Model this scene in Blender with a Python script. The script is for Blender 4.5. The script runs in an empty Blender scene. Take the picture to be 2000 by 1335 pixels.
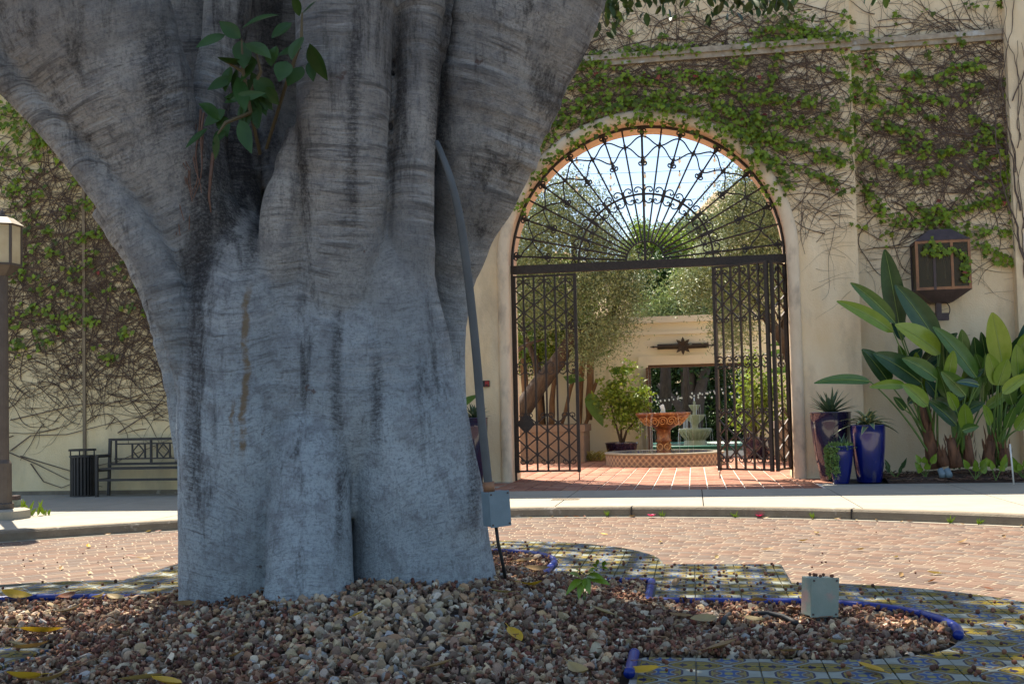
import bpy, bmesh, math, random
import numpy as np
from mathutils import Vector, Matrix
random.seed(7); rng = np.random.default_rng(7)
PI = math.pi; rad = math.radians
scene = bpy.context.scene
col = scene.collection

# ---------------------------------------------------------------- camera
F = 2100.; PSI = rad(9.5); PIT = rad(2.65); RHO = rad(1.25); CZ = 1.38
SH = 143.5/F - math.tan(PIT)
fw = np.array([-math.sin(PSI)*math.cos(PIT), math.cos(PSI)*math.cos(PIT), math.sin(PIT)])
r0 = np.array([math.cos(PSI), math.sin(PSI), 0.]); u0 = np.cross(r0, fw)
RT = math.cos(RHO)*r0 - math.sin(RHO)*u0; UP = math.sin(RHO)*r0 + math.cos(RHO)*u0
CAM = np.array([0, 0, CZ])
cd = bpy.data.cameras.new('camera'); cam = bpy.data.objects.new('camera', cd); col.objects.link(cam)
cd.sensor_width = 36; cd.lens = 36*F/2000; cd.shift_y = SH*F/2000; cd.clip_end = 2000; cd.clip_start = .05
m3 = Matrix((RT, UP, -fw)).transposed().to_4x4(); m3.translation = CAM; cam.matrix_world = m3
scene.camera = cam
def ray(x, y): return fw + RT*(x-1000)/F + UP*((667.5-y)/F + SH)
def at_z(x, y, z): d = ray(x, y); return CAM + d*(z-CZ)/d[2]
def at_y(x, y, Y): d = ray(x, y); return CAM + d*Y/d[1]
def at_k(x, y, k): return CAM + ray(x, y)*k
# ---------------------------------------------------------------- light
SUNV = Vector((-.34, .43, 1)).normalized()
w = bpy.data.worlds.new('World'); scene.world = w; w.use_nodes = True
nt = w.node_tree; sky = nt.nodes.new('ShaderNodeTexSky'); sky.sky_type = 'NISHITA'; sky.sun_disc = False
sky.sun_elevation = math.asin(SUNV.z); sky.sun_rotation = math.atan2(SUNV.x, SUNV.y)
sky.air_density = 1.0; sky.dust_density = 1.0; sky.ozone_density = 1.0
bg = nt.nodes['Background']; bg.inputs[1].default_value = 0.095; nt.links.new(sky.outputs[0], bg.inputs[0])
sl = bpy.data.lights.new('sun', 'SUN'); sl.energy = 5.0; sl.angle = rad(.53); sl.color = (1, .91, .78)
so = bpy.data.objects.new('sun', sl); col.objects.link(so); so.rotation_euler = SUNV.to_track_quat('Z', 'Y').to_euler()
so.location = (-10, 12, 30)
scene.view_settings.view_transform = 'Standard'; scene.view_settings.look = 'None'
scene.view_settings.gamma = 1; scene.view_settings.exposure = 1.46
scene.cycles.max_bounces = 10; scene.cycles.diffuse_bounces = 6; scene.cycles.transparent_max_bounces = 8

# ---------------------------------------------------------------- materials
def M(name, c, c2=None, scale=5, rough=.7, bump=0, bscale=40, stretch=(1, 1, 1), spec=.4, metal=0, coat=0, island=0, trans=0,
      c3=None, scale3=1.2, thr3=(.55, .7), detail=6, bstretch=None, blotch=None):
    m = bpy.data.materials.new(name); m.use_nodes = True; n = m.node_tree; L = n.links
    b = n.nodes['Principled BSDF']; out = n.nodes['Material Output']
    b.inputs['Roughness'].default_value = rough; b.inputs['Specular IOR Level'].default_value = spec
    b.inputs['Metallic'].default_value = metal; b.inputs['Coat Weight'].default_value = coat
    tc = n.nodes.new('ShaderNodeTexCoord')
    def noise(sc, st=(1, 1, 1), det=detail):
        mp = n.nodes.new('ShaderNodeMapping'); mp.inputs['Scale'].default_value = st; L.new(tc.outputs['Object'], mp.inputs[0])
        t = n.nodes.new('ShaderNodeTexNoise'); t.inputs['Scale'].default_value = sc; t.inputs['Detail'].default_value = det
        t.inputs['Roughness'].default_value = .62
        L.new(mp.outputs[0], t.inputs[0]); return t.outputs[0]
    def ramp(src, lo, hi):
        r = n.nodes.new('ShaderNodeMapRange'); r.inputs[1].default_value = lo; r.inputs[2].default_value = hi; L.new(src, r.inputs[0]); return r.outputs[0]
    def mix(f, a, bb, typ='MIX'):
        x = n.nodes.new('ShaderNodeMix'); x.data_type = 'RGBA'; x.blend_type = typ
        for i, v in ((0, f), (6, a), (7, bb)):
            if isinstance(v, (int, float)): x.inputs[i].default_value = v
            elif isinstance(v, tuple): x.inputs[i].default_value = (*v, 1)
            else: L.new(v, x.inputs[i])
        return x.outputs[2]
    colr = None
    if c2 is not None: colr = mix(ramp(noise(scale, stretch), .32, .68), tuple(c), tuple(c2))
    if c3 is not None: colr = mix(ramp(noise(scale3, stretch), *thr3), colr if colr is not None else tuple(c), tuple(c3))
    if island:
        g = n.nodes.new('ShaderNodeNewGeometry')
        h = n.nodes.new('ShaderNodeHueSaturation'); L.new(ramp(g.outputs['Random Per Island'], 0, 1), h.inputs['Value'])
        mr = n.nodes.new('ShaderNodeMapRange'); mr.inputs[3].default_value = 1-island; mr.inputs[4].default_value = 1+island
        L.new(g.outputs['Random Per Island'], mr.inputs[0]); L.new(mr.outputs[0], h.inputs['Value'])
        mr2 = n.nodes.new('ShaderNodeMath'); mr2.operation = 'FRACT'; mm = n.nodes.new('ShaderNodeMath'); mm.operation = 'MULTIPLY'; mm.inputs[1].default_value = 37.
        L.new(g.outputs['Random Per Island'], mm.inputs[0]); L.new(mm.outputs[0], mr2.inputs[0])
        mr3 = n.nodes.new('ShaderNodeMapRange'); mr3.inputs[3].default_value = .484; mr3.inputs[4].default_value = .514
        L.new(mr2.outputs[0], mr3.inputs[0]); L.new(mr3.outputs[0], h.inputs['Hue'])
        if colr is None: h.inputs['Color'].default_value = (*c, 1)
        else: L.new(colr, h.inputs['Color'])
        colr = h.outputs[0]
    if colr is None: b.inputs['Base Color'].default_value = (*c, 1)
    else: L.new(colr, b.inputs['Base Color'])
    if bump:
        bp = n.nodes.new('ShaderNodeBump'); bp.inputs['Strength'].default_value = bump; bp.inputs['Distance'].default_value = .02
        L.new(noise(bscale, bstretch or stretch), bp.inputs['Height']); L.new(bp.outputs[0], b.inputs['Normal'])
    if trans:
        t = n.nodes.new('ShaderNodeBsdfTranslucent'); x = n.nodes.new('ShaderNodeMixShader'); x.inputs[0].default_value = trans
        if colr is None: t.inputs[0].default_value = (*c, 1)
        else: L.new(mix(1.0, colr, (1.0, 1.0, .55), 'MULTIPLY'), t.inputs[0])
        L.new(b.outputs[0], x.inputs[1]); L.new(t.outputs[0], x.inputs[2]); L.new(x.outputs[0], out.inputs[0])
    return m

# ---------------------------------------------------------------- mesh helpers
def rawmesh(name, v, flat, starts, smooth=False, mats=(), mi=None):
    me = bpy.data.meshes.new(name); v = np.asarray(v, np.float32)
    me.vertices.add(len(v)); me.vertices.foreach_set('co', v.ravel())
    me.loops.add(len(flat)); me.loops.foreach_set('vertex_index', np.asarray(flat, np.int32))
    me.polygons.add(len(starts)); me.polygons.foreach_set('loop_start', np.asarray(starts, np.int32))
    for m in mats: me.materials.append(m)
    if mi is not None: me.polygons.foreach_set('material_index', np.asarray(mi, np.int32))
    me.update(calc_edges=True); me.validate()
    if smooth: me.polygons.foreach_set('use_smooth', np.ones(len(starts), bool))
    return me
class MB:
    def __init__(s): s.v = []; s.f = []; s.m = []; s.mi = 0
    def add(s, vs, fs):
        o = len(s.v); s.v += [tuple(p) for p in vs]
        for f in fs: s.f.append(tuple(i+o for i in f)); s.m.append(s.mi)
        return s
    def box(s, c, d, rz=0, R=None):
        hx, hy, hz = d[0]/2, d[1]/2, d[2]/2
        P = [Vector((x*hx, y*hy, z*hz)) for z in (-1, 1) for y in (-1, 1) for x in (-1, 1)]
        if R is None: R = Matrix.Rotation(rz, 3, 'Z')
        c = Vector(c)
        return s.add([R @ p + c for p in P], [(0, 2, 3, 1), (4, 5, 7, 6), (0, 1, 5, 4), (2, 6, 7, 3), (0, 4, 6, 2), (1, 3, 7, 5)])
    def bb(s, x0, x1, y0, y1, z0, z1): return s.box(((x0+x1)/2, (y0+y1)/2, (z0+z1)/2), (abs(x1-x0), abs(y1-y0), abs(z1-z0)))
    def tube(s, pts, r, n=6, cap=True, sq=None, ref=None):
        pts = [Vector(p) for p in pts]; N = len(pts)
        if not hasattr(r, '__len__'): r = [r]*N
        vs = []; a = None
        for i, p in enumerate(pts):
            t = (pts[min(i+1, N-1)]-pts[max(i-1, 0)])
            if t.length < 1e-9: t = Vector((0, 0, 1))
            t.normalize()
            if a is None:
                h = Vector(ref) if ref is not None else (Vector((0, 0, 1)) if abs(t.z) < .9 else Vector((1, 0, 0)))
                a = h - t*h.dot(t)
            else: a = a - t*a.dot(t)
            if a.length < 1e-6: a = t.orthogonal()
            a.normalize(); b = t.cross(a)
            ka, kb = (1, 1) if sq is None else sq
            for j in range(n):
                q = 2*PI*(j+.5)/n; vs.append(p + a*(math.cos(q)*r[i]*ka) + b*(math.sin(q)*r[i]*kb))
        fs = [(i*n+j, i*n+(j+1) % n, (i+1)*n+(j+1) % n, (i+1)*n+j) for i in range(N-1) for j in range(n)]
        if cap: fs += [tuple(range(n-1, -1, -1)), tuple((N-1)*n+j for j in range(n))]
        return s.add(vs, fs)
    def bar(s, a, b, w, d=None, ref=(0, 1, 0)):   # square bar
        q = math.sqrt(2)
        return s.tube([a, b], w/2*q, 4, sq=(1, 1) if d is None else (d/w, 1), ref=ref)
    def lathe(s, prof, c, n=32):
        vs = []; N = len(prof)
        for r, z in prof:
            for j in range(n): q = 2*PI*j/n; vs.append((c[0]+r*math.cos(q), c[1]+r*math.sin(q), c[2]+z))
        return s.add(vs, [(i*n+j, i*n+(j+1) % n, (i+1)*n+(j+1) % n, (i+1)*n+j) for i in range(N-1) for j in range(n)])
    def prism(s, poly, z0, z1):
        n = len(poly)
        return s.add([(x, y, z0) for x, y in poly]+[(x, y, z1) for x, y in poly],
                     [tuple(range(n-1, -1, -1)), tuple(range(n, 2*n))]+[(i, (i+1) % n, n+(i+1) % n, n+i) for i in range(n)])
    def prismY(s, poly, y0, y1):   # polygon in x,z
        n = len(poly)
        return s.add([(x, y0, z) for x, z in poly]+[(x, y1, z) for x, z in poly],
                     [tuple(range(n)), tuple(range(2*n-1, n-1, -1))]+[(i, n+i, n+(i+1) % n, (i+1) % n) for i in range(n)])
    def blade(s, p0, p1, hw, nrm, n=8, fold=.25, sag=0., power=.8, peak=.62, thick=0):
        p0 = Vector(p0); p1 = Vector(p1); ax = p1-p0; L = ax.length; d = ax.normalized(); nrm = Vector(nrm)
        sd = d.cross(nrm)
        if sd.length < 1e-5: sd = d.orthogonal()
        sd.normalize(); nn = sd.cross(d).normalized(); vs = []
        for i in range(n+1):
            t = i/n; p = p0.lerp(p1, t) + Vector((0, 0, 1))*(sag*4*t*(1-t)*L) 
            wv = hw*max(.02, math.sin(PI*t**peak))**power
            vs += [p+sd*wv+nn*fold*wv, p+sd*wv*.5+nn*fold*.4*wv, p, p-sd*wv*.5+nn*fold*.4*wv, p-sd*wv+nn*fold*wv]
        return s.add(vs, [(i*5+j, i*5+j+1, i*5+j+6, i*5+j+5) for i in range(n) for j in range(4)])
    def build(s, name, mats, parent=None, smooth=False):
        me = bpy.data.meshes.new(name); me.from_pydata(s.v, [], s.f)
        for m in (mats if isinstance(mats, (list, tuple)) else [mats]): me.materials.append(m)
        if any(s.m): me.polygons.foreach_set('material_index', s.m)
        if smooth: me.polygons.foreach_set('use_smooth', [True]*len(s.f))
        me.update()
        return link(name, me, parent)
def link(name, me, parent=None):
    o = bpy.data.objects.new(name, me); col.objects.link(o)
    if parent is not None:
        o.parent = parent; o.matrix_parent_inverse = Matrix.Translation(-parent.location)
    return o
def tag(o, label, cat, group=None):
    o['label'] = label; o['category'] = cat
    if group: o['group'] = group
    return o
def T(name, label, cat, loc=(0, 0, 0), group=None):
    o = bpy.data.objects.new(name, None); col.objects.link(o); o.location = tuple(float(q) for q in loc); o.empty_display_size = .2
    return tag(o, label, cat, group)
def struct(o): o['kind'] = 'structure'; return o
def stuff(o): o['kind'] = 'stuff'; return o
def rotmats(N, tilt=None, rg=rng):
    q = rg.normal(size=(N, 4)); q /= np.linalg.norm(q, axis=1)[:, None]; a, b, c, d = q.T
    return np.stack([np.stack([1-2*(c*c+d*d), 2*(b*c-d*a), 2*(b*d+c*a)], -1), np.stack([2*(b*c+d*a), 1-2*(b*b+d*d), 2*(c*d-b*a)], -1),
                     np.stack([2*(b*d-c*a), 2*(c*d+b*a), 1-2*(b*b+c*c)], -1)], 1)
def frame_mats(d, n):     # columns: side, along(d), normal
    d = d/np.linalg.norm(d, axis=1)[:, None]; s = np.cross(d, n); s /= np.maximum(np.linalg.norm(s, axis=1), 1e-6)[:, None]; nn = np.cross(s, d)
    return np.stack([s, d, nn], -1)
def scatter(name, tv, tf, pos, R, sc, mats, parent=None, smooth=False, mi=None):
    tv = np.asarray(tv, float); k = len(tv); N = len(pos); sc = np.asarray(sc, float)
    if sc.ndim == 1: sc = sc[:, None]
    V = np.einsum('nij,nkj->nki', R, tv[None]*(sc[:, None, :] if sc.shape[1] == 3 else sc[:, None, :])) + np.asarray(pos)[:, None, :]
    fl = np.array([i for f in tf for i in f]); st = np.cumsum([0]+[len(f) for f in tf])[:-1]; nl = len(fl)
    flat = (fl[None]+(np.arange(N)*k)[:, None]).ravel(); starts = (st[None]+(np.arange(N)*nl)[:, None]).ravel()
    me = rawmesh(name, V.reshape(-1, 3), flat, starts, smooth, mats if isinstance(mats, (list, tuple)) else [mats], None if mi is None else np.repeat(mi, len(tf)))
    return link(name, me, parent)
LEAF4 = ([(0, 0, 0), (.5, .45, .08), (0, 1, 0), (-.5, .45, .08)], [(0, 1, 2), (0, 2, 3)])
LEAF8 = ([(0, 0, 0), (.32, .2, .05), (.5, .5, .08), (.3, .82, .03), (0, 1, -.05), (-.3, .82, .03), (-.5, .5, .08), (-.32, .2, .05), (0, .5, 0)],
         [(0, 1, 8), (1, 2, 8), (2, 3, 8), (3, 4, 8), (4, 5, 8), (5, 6, 8), (6, 7, 8), (7, 0, 8)])
IVYL = ([(0, 0, 0), (.28, -.1, -.02), (.5, .12, -.05), (.3, .32, .03), (.46, .62, -.06), (.2, .62, .03), (0, 1, -.1),
         (-.2, .62, .03), (-.46, .62, -.06), (-.3, .32, .03), (-.5, .12, -.05), (-.28, -.1, -.02), (0, .35, .07)],
        [(12, i, i+1) for i in range(0, 11)]+[(12, 11, 0)])

# ---------------------------------------------------------------- material set
m_plaster = M('plaster', (.80, .60, .35), (.87, .70, .46), 2.6, .9, .5, 45, stretch=(1, 1, .45), c3=(.50, .38, .24), scale3=1.5, thr3=(.50, .78), bstretch=(1, 1, 1))
m_plasterL = M('plaster_wing', (.72, .57, .31), (.80, .66, .39), 2.5, .9, .5, 45, stretch=(1, 1, .45), c3=(.48, .40, .25), scale3=1.3, thr3=(.50, .78), bstretch=(1, 1, 1))
m_jamb = M('plaster_jamb', (.72, .56, .37), (.80, .65, .46), 3, .9, .35, 25, stretch=(1, 1, .5), c3=(.45, .35, .25), scale3=3.2, thr3=(.5, .72))
m_soffit = M('soffit', (.66, .42, .25), (.70, .50, .32), 4, .9, .2, 30)  # underside plaster tinted orange in place of warm bounce light
m_ledge = M('ledge_paint', (.46, .38, .27), (.26, .20, .14), 6, .85, .5, 30, c3=(.50, .48, .42), scale3=3, thr3=(.55, .62))
m_iron = M('iron', (.036, .027, .021), (.06, .044, .034), 25, .5, .15, 120, metal=.35)
m_conc = M('concrete', (.32, .29, .225), (.27, .245, .19), 3, .9, .2, 60, c3=(.20, .18, .14), scale3=2.2, thr3=(.62, .85))
m_kerb = M('kerb_concrete', (.22, .185, .13), (.16, .13, .09), 5, .9, .4, 40, c3=(.36, .32, .25), scale3=6, thr3=(.62, .7))
m_ground = M('dirt', (.16, .12, .09), (.2, .16, .12), 3, .95)
m_grout = M('sand_joint', (.34, .275, .19), (.24, .19, .13), 12, .95, .2, 60)
m_dark = M('joint_dark', (.03, .028, .025), rough=.95)
m_mulch = M('mulch', (.09, .05, .03), (.05, .03, .02), 18, .95, 1, 30)
m_soil = M('soil', (.06, .042, .03), (.09, .065, .045), 14, .95, .8, 40)
def brickmat(i):
    c = [(.145, .085, .055), (.17, .105, .07), (.12, .08, .058), (.185, .13, .09), (.14, .105, .08)][i]
    return M('paver_%d' % i, c, tuple(q*.78 for q in c), 14, .92, .3, 50, c3=(.22, .165, .11), scale3=6, thr3=(.58, .8))
BRM = [brickmat(i) for i in range(5)]
TCM = [M('terracotta_%d' % i, c, tuple(q*.8 for q in c), 7, .75, .15, 40, c3=(.50, .34, .26), scale3=4, thr3=(.58, .8)) for i, c in enumerate([(.27, .10, .05), (.30, .125, .068), (.24, .088, .046), (.32, .15, .085)])]
m_leaf_fig = M('fig_leaf', (.022, .055, .012), (.04, .085, .018), 8, .4, spec=.25, island=.3, trans=.12)
m_leaf_crown = M('fig_crown_leaf', (.05, .085, .02), rough=.45, island=.35, trans=.18)
m_ivy = M('ivy_leaf', (.175, .24, .012), rough=.5, island=.6, trans=.3)
m_ivyred = M('ivy_red_leaf', (.25, .05, .03), rough=.6, island=.4, trans=.2)
m_vine = M('vine_bark', (.085, .055, .04), (.14, .10, .075), 12, .9)
m_olive = M('olive_leaf', (.19, .235, .115), rough=.42, island=.5, trans=.12)
m_green = M('bright_leaf', (.19, .27, .04), rough=.5, island=.4, trans=.3)
m_greend = M('dark_leaf', (.04, .085, .02), rough=.5, island=.4, trans=.15)
m_pale = M('pale_leaf', (.26, .33, .14), rough=.6, island=.4, trans=.2)
m_bark = M('olive_bark', (.04, .028, .022), (.085, .064, .052), 10, .95, .8, 30, stretch=(2, 2, .5))
m_cream = M('cream_wall', (.74, .68, .53), (.78, .72, .58), 1.5, .9, .1, 30)
m_creamtrim = M('cream_trim', (.80, .74, .60), (.76, .70, .56), 2, .85)
m_brown = M('door_brown', (.10, .055, .038), (.13, .075, .05), 8, .6)
m_blue = M('glaze_blue', (.004, .008, .085), (.006, .014, .16), 6, .16, spec=.6, coat=.6, c3=(.10, .085, .11), scale3=4, thr3=(.58, .68), stretch=(1, 1, .35))
m_navy = M('glaze_navy', (.010, .008, .035), (.03, .018, .05), 5, .1, spec=.6, coat=.7, c3=(.07, .03, .03), scale3=2.4, thr3=(.55, .7), stretch=(1, 1, .4))
m_trim = M('trim_cobalt', (.003, .014, .15), (.004, .028, .22), 14, .38, spec=.4, coat=.1)
m_boxg = M('box_paint', (.19, .25, .27), (.15, .20, .215), 8, .6, .1, 60, c3=(.12, .075, .05), scale3=7, thr3=(.66, .75))
m_boxg2 = M('box_paint_green', (.20, .25, .20), (.25, .29, .24), 9, .65, .1, 60, c3=(.36, .24, .20), scale3=6, thr3=(.55, .66))
m_pipe = M('conduit_grey', (.105, .11, .105), (.075, .078, .075), 6, .7, .1, 60)
m_black = M('black_rubber', (.018, .018, .018), rough=.6)
m_bench = M('bench_metal', (.05, .046, .042), (.035, .032, .03), 10, .5, metal=.2)
m_copper = M('aged_copper', (.36, .17, .075), (.22, .11, .06), 9, .55, .1, 40, metal=.3)
m_copperd = M('dark_copper', (.10, .07, .065), (.07, .05, .045), 9, .6, metal=.3)
m_post = M('lamp_bronze', (.11, .088, .07), (.085, .066, .052), 8, .55, metal=.2)
m_white = M('white_paint', (.7, .68, .62), rough=.6)

# ================================================================ ground and road
PC = (-1.45, 4.77); RK = 9.70
g = MB(); g.add([(-400, -300, -.09), (400, -300, -.09), (400, 700, -.09), (-400, 700, -.09)], [(0, 1, 2, 3)])
struct(g.build('ground', m_ground))
def ring(r1, r2, z1, z2, n=160):
    b = MB(); v = []
    for r, z in ((r1, z1), (r2, z2)):
        for j in range(n): q = 2*PI*j/n; v.append((PC[0]+r*math.cos(q), PC[1]+r*math.sin(q), z))
    return b.add(v, [(j, n+j, n+(j+1) % n, (j+1) % n) for j in range(n)])
n = 128
rd = MB(); rd.add([(PC[0]+9.68*math.cos(2*PI*j/n), PC[1]+9.68*math.sin(2*PI*j/n), -.003) for j in range(n)], [tuple(range(n))])
road = struct(rd.build('road', m_grout))
# planter shape -------------------------------------------------
HALF = 1.94; RL = 1.23; IH = 1.2; AW = .57; IR = .56; PT = .45
def sdbox(x, y, hx, hy): return max(abs(x)-hx, abs(y)-hy)
def sd_out(x, y):
    x -= PC[0]; y -= PC[1]
    return min(sdbox(x, y, HALF, HALF), *[math.hypot(x-a*HALF, y-b*HALF)-RL for a, b in ((1, 0), (-1, 0), (0, 1), (0, -1))])
def sd_in(x, y):
    x -= PC[0]; y -= PC[1]
    return min(sdbox(x, y, IH, IH), sdbox(x, y, HALF, AW), sdbox(x, y, AW, HALF), *[math.hypot(x-a*HALF, y-b*HALF)-IR for a, b in ((1, 0), (-1, 0), (0, 1), (0, -1))])
# bricks --------------------------------------------------------
BL, BW, GAP = .200, .104, .008
def brick_mesh(m):
    b = MB(); x, y = BL/2-GAP/2, BW/2-GAP/4; e = .005
    b.add([(-x, -y, -.03), (x, -y, -.03), (x, y, -.03), (-x, y, -.03), (-x, -y, -e), (x, -y, -e), (x, y, -e), (-x, y, -e),
           (-x+e, -y+e, 0), (x-e, -y+e, 0), (x-e, y-e, 0), (-x+e, y-e, 0)],
          [(i, (i+1) % 4, (i+1) % 4+4, i+4) for i in range(4)]+[(i+4, (i+1) % 4+4, (i+1) % 4+8, i+8) for i in range(4)]+[(8, 9, 10, 11)])
    me = bpy.data.meshes.new('brick'); me.from_pydata(b.v, [], b.f); me.materials.append(m); me.update(); return me
BMESH = [brick_mesh(m) for m in BRM]
bl = []
r = 2.4; row = 0
while r < 9.6:
    nb = max(8, int(round(2*PI*r/BL))); off = random.random()
    for j in range(nb):
        q = 2*PI*(j+off)/nb; x = PC[0]+r*math.cos(q); y = PC[1]+r*math.sin(q)
        if sd_out(x, y) > -.12: bl.append((x, y, q-PI/2, random.randrange(5), random.uniform(-.0012, .001), random.uniform(.95, .985)))
    r += BW; row += 1
def vis(x, y, z=0.):
    v = np.array((x, y, z))-CAM; k = v @ fw
    if k < .3: return None
    return 1000+F*(v @ RT)/k, 667.5-F*((v @ UP)/k-SH), k
cand = []
for i, b in enumerate(bl):
    p = vis(b[0], b[1])
    if p and -20 < p[0] < 2020 and p[1] < 1170 and not (345 < p[0] < 955):
        t = .45/CZ  # hidden behind the planter rim?
        hid = False
        for s_ in np.linspace(0, t, 24):
            qx, qy = b[0]*(1-s_), b[1]*(1-s_)
            if sd_out(qx, qy) < -.02 and CZ*s_ < .45: hid = True; break
        if not hid: cand.append((p[2], i))
cand.sort(); near = set(i for _, i in cand[:300])
rest = [[] for _ in range(5)]
for i, b in enumerate(bl):
    if i in near:
        o = bpy.data.objects.new('brick', BMESH[b[3]]); col.objects.link(o); o.parent = road
        o.location = (b[0], b[1], b[4]); o.rotation_euler.z = b[2]; o.scale = (b[5], 1, 1)
    else: rest[b[3]].append(b)
tv = np.array([v.co[:] for v in BMESH[0].vertices]); tf = [tuple(p.vertices) for p in BMESH[0].polygons]
allb = [b for k in rest for b in k]; A = np.array([b[:5] for b in allb])
cz, sz = np.cos(A[:, 2]), np.sin(A[:, 2]); Z0 = np.zeros(len(A)); O1 = np.ones(len(A))
Rz = np.stack([np.stack([cz, -sz, Z0], -1), np.stack([sz, cz, Z0], -1), np.stack([Z0, Z0, O1], -1)], 1)
ob = scatter('brick_paving', tv, tf, np.stack([A[:, 0], A[:, 1], A[:, 4]], -1), Rz, O1, BRM, road, mi=A[:, 3].astype(int)); stuff(ob)
# gutter, kerb ---------------------------------------------------
struct(ring(9.63, RK+.02, .003, .006).build('gutter', M('gutter_concrete', (.36, .32, .25), (.28, .25, .19), 5, .9, .2, 40)))
kerb = MB(); n = 200; prof = [(RK, -.02), (RK+.012, .10), (RK+.03, .125), (RK+.05, .131), (RK+.17, .131), (RK+.17, -.02)]; v = []
for r_, z_ in prof:
    for j in range(n): q = 2*PI*j/n; v.append((PC[0]+r_*math.cos(q), PC[1]+r_*math.sin(q), z_))
kerb.add(v, [(i*n+j, (i+1)*n+j, (i+1)*n+(j+1) % n, i*n+(j+1) % n) for i in range(len(prof)-1) for j in range(n)])
kb = struct(kerb.build('kerb', m_kerb, smooth=False))
for q in np.arange(rad(20), rad(160), .29):
    e = Vector((math.cos(q), math.sin(q), 0)); c = Vector((PC[0], PC[1], .06))+e*(RK+.082); b = MB(); b.box(c, (.186, .012, .148), rz=q); b.build('joint', m_dark, kb)
# sidewalk -------------------------------------------------------
RS = RK+.178; sw = MB(); n = 120; v = []
for j in range(n): q = 2*PI*j/n; v.append((PC[0]+RS*math.cos(q), PC[1]+RS*math.sin(q), .112))
for j in range(n): q = 2*PI*j/n; k = 60; v.append((PC[0]+k*math.cos(q), PC[1]+k*math.sin(q), .112))
sw.add(v, [(j, n+j, n+(j+1) % n, (j+1) % n) for j in range(n)])
sidewalk = struct(sw.build('sidewalk', m_dark))
def yarc(x, r=RS): return PC[1]+math.sqrt(max(0, r*r-(x-PC[0])**2))
def slab(x0, x1, ytop, name='slab'):
    xs = np.linspace(x0+.008, x1-.008, 9); pl = [(x, yarc(x)) for x in xs]+[(x1-.008, ytop), (x0+.008, ytop)]
    b = MB(); b.prism(pl, .06, .13); return b.build(name, m_conc, sidewalk)
xe = [-10.9, -8.95, -6.95, -5.0, -3.4, -1.9, .1, 2.05, 4.0, 5.9, 7.9]
for a, b_ in zip(xe[:-1], xe[1:]):
    yt = 17.9 if b_ <= -5.9 else (17.62 if b_ < 2.2 and a > -4 else (20.1 if a < 0 else 18.45))
    if a < 2.05 < b_: yt = 18.4
    slab(a, b_, yt)
b = MB(); b.prism([(-26, 8), (-11.2, 8)]+[(x, yarc(x)) for x in np.linspace(-11.2, -10.92, 3)]+[(-10.92, 17.9), (-26, 17.9)], .06, .129); b.build('slab', m_conc, sidewalk)
b = MB(); b.prism([(7.92, 12), (24, 12), (24, 18.45), (7.92, 18.45)], .06, .129); b.build('slab', m_conc, sidewalk)
b = MB(); gx, gy = at_z(1105, 974, .134)[:2]; b.bb(gx-.2, gx+.2, gy-.13, gy+.13, .1, .136)
for k in range(7): b.bb(gx-.18+k*.055, gx-.155+k*.055, gy-.11, gy+.11, .136, .139)
tag(b.build('drain_cover', m_kerb), 'small rectangular drain cover set in the pale sidewalk by a joint', 'drain cover')

# ================================================================ courtyard tiles
cf = MB(); cf.add([(-9, 17.64, .117), (7, 17.64, .117), (7, 34.5, .117), (-9, 34.5, .117)], [(0, 1, 2, 3)])
cf2 = MB(); cf2.add([(-4.2, 17.64, .1175), (2.35, 17.64, .1175), (2.35, 21.2, .1175), (-4.2, 21.2, .1175)], [(0, 1, 2, 3)])
cf3 = MB(); cf3.add([(-9, 21.0, .118), (7, 21.0, .118), (7, 30.3, .118), (-9, 30.3, .118)], [(0, 1, 2, 3)])
cf2.v += cf3.v; cf2.f.append((4, 5, 6, 7)); cf2.m.append(0)
m_tgrout = M('tile_grout', (.60, .54, .46), (.5, .45, .38), 10, .95)
court = struct(cf2.build('courtyard_floor', m_tgrout))
TS = .30
def tmesh(m, s=TS, gap=.018, e=.006, th=.03):
    b = MB(); x = s/2-gap/2
    b.add([(sx*x, sy*x, -th) for sx, sy in ((-1, -1), (1, -1), (1, 1), (-1, 1))]+[(sx*x, sy*x, -e) for sx, sy in ((-1, -1), (1, -1), (1, 1), (-1, 1))]
          + [(sx*(x-e), sy*(x-e), 0) for sx, sy in ((-1, -1), (1, -1), (1, 1), (-1, 1))],
          [(i, (i+1) % 4, (i+1) % 4+4, i+4) for i in range(4)]+[(i+4, (i+1) % 4+4, (i+1) % 4+8, i+8) for i in range(4)]+[(8, 9, 10, 11)])
    me = bpy.data.meshes.new('tile'); me.from_pydata(b.v, [], b.f); me.materials.append(m); me.update(); return me
TM = [tmesh(m) for m in TCM]
tl = []
for i in range(-20, 15):
    for j in range(0, 43):
        x = .05+i*TS; y = 17.79+j*TS
        if y < 21.1 and not (-4.1 < x < 2.3): continue
        if y < 18.9 and x > 2.0: continue
        if 20.0 < y < 21.15 and not (-3.45 < x < 1.85): continue
        if math.hypot(x+.72, y-26.2) < 1.25: continue
        tl.append((x, y, random.randrange(4), random.uniform(-.003, .002)))
def tkey(t):
    p = vis(t[0], t[1], .13); inside = 995 < p[0] < 1560 and not (t[1] > 27.5)
    return (0 if inside else 1, t[1])
tl.sort(key=tkey)
for t in tl[:300]:
    o = bpy.data.objects.new('tile', TM[t[2]]); col.objects.link(o); o.parent = court; o.location = (t[0], t[1], .131+t[3]); o.rotation_euler.z = random.choice((0, PI/2, PI))
A = np.array(tl[300:]); tv = np.array([v.co[:] for v in TM[0].vertices]); tf = [tuple(p.vertices) for p in TM[0].polygons]
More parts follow.
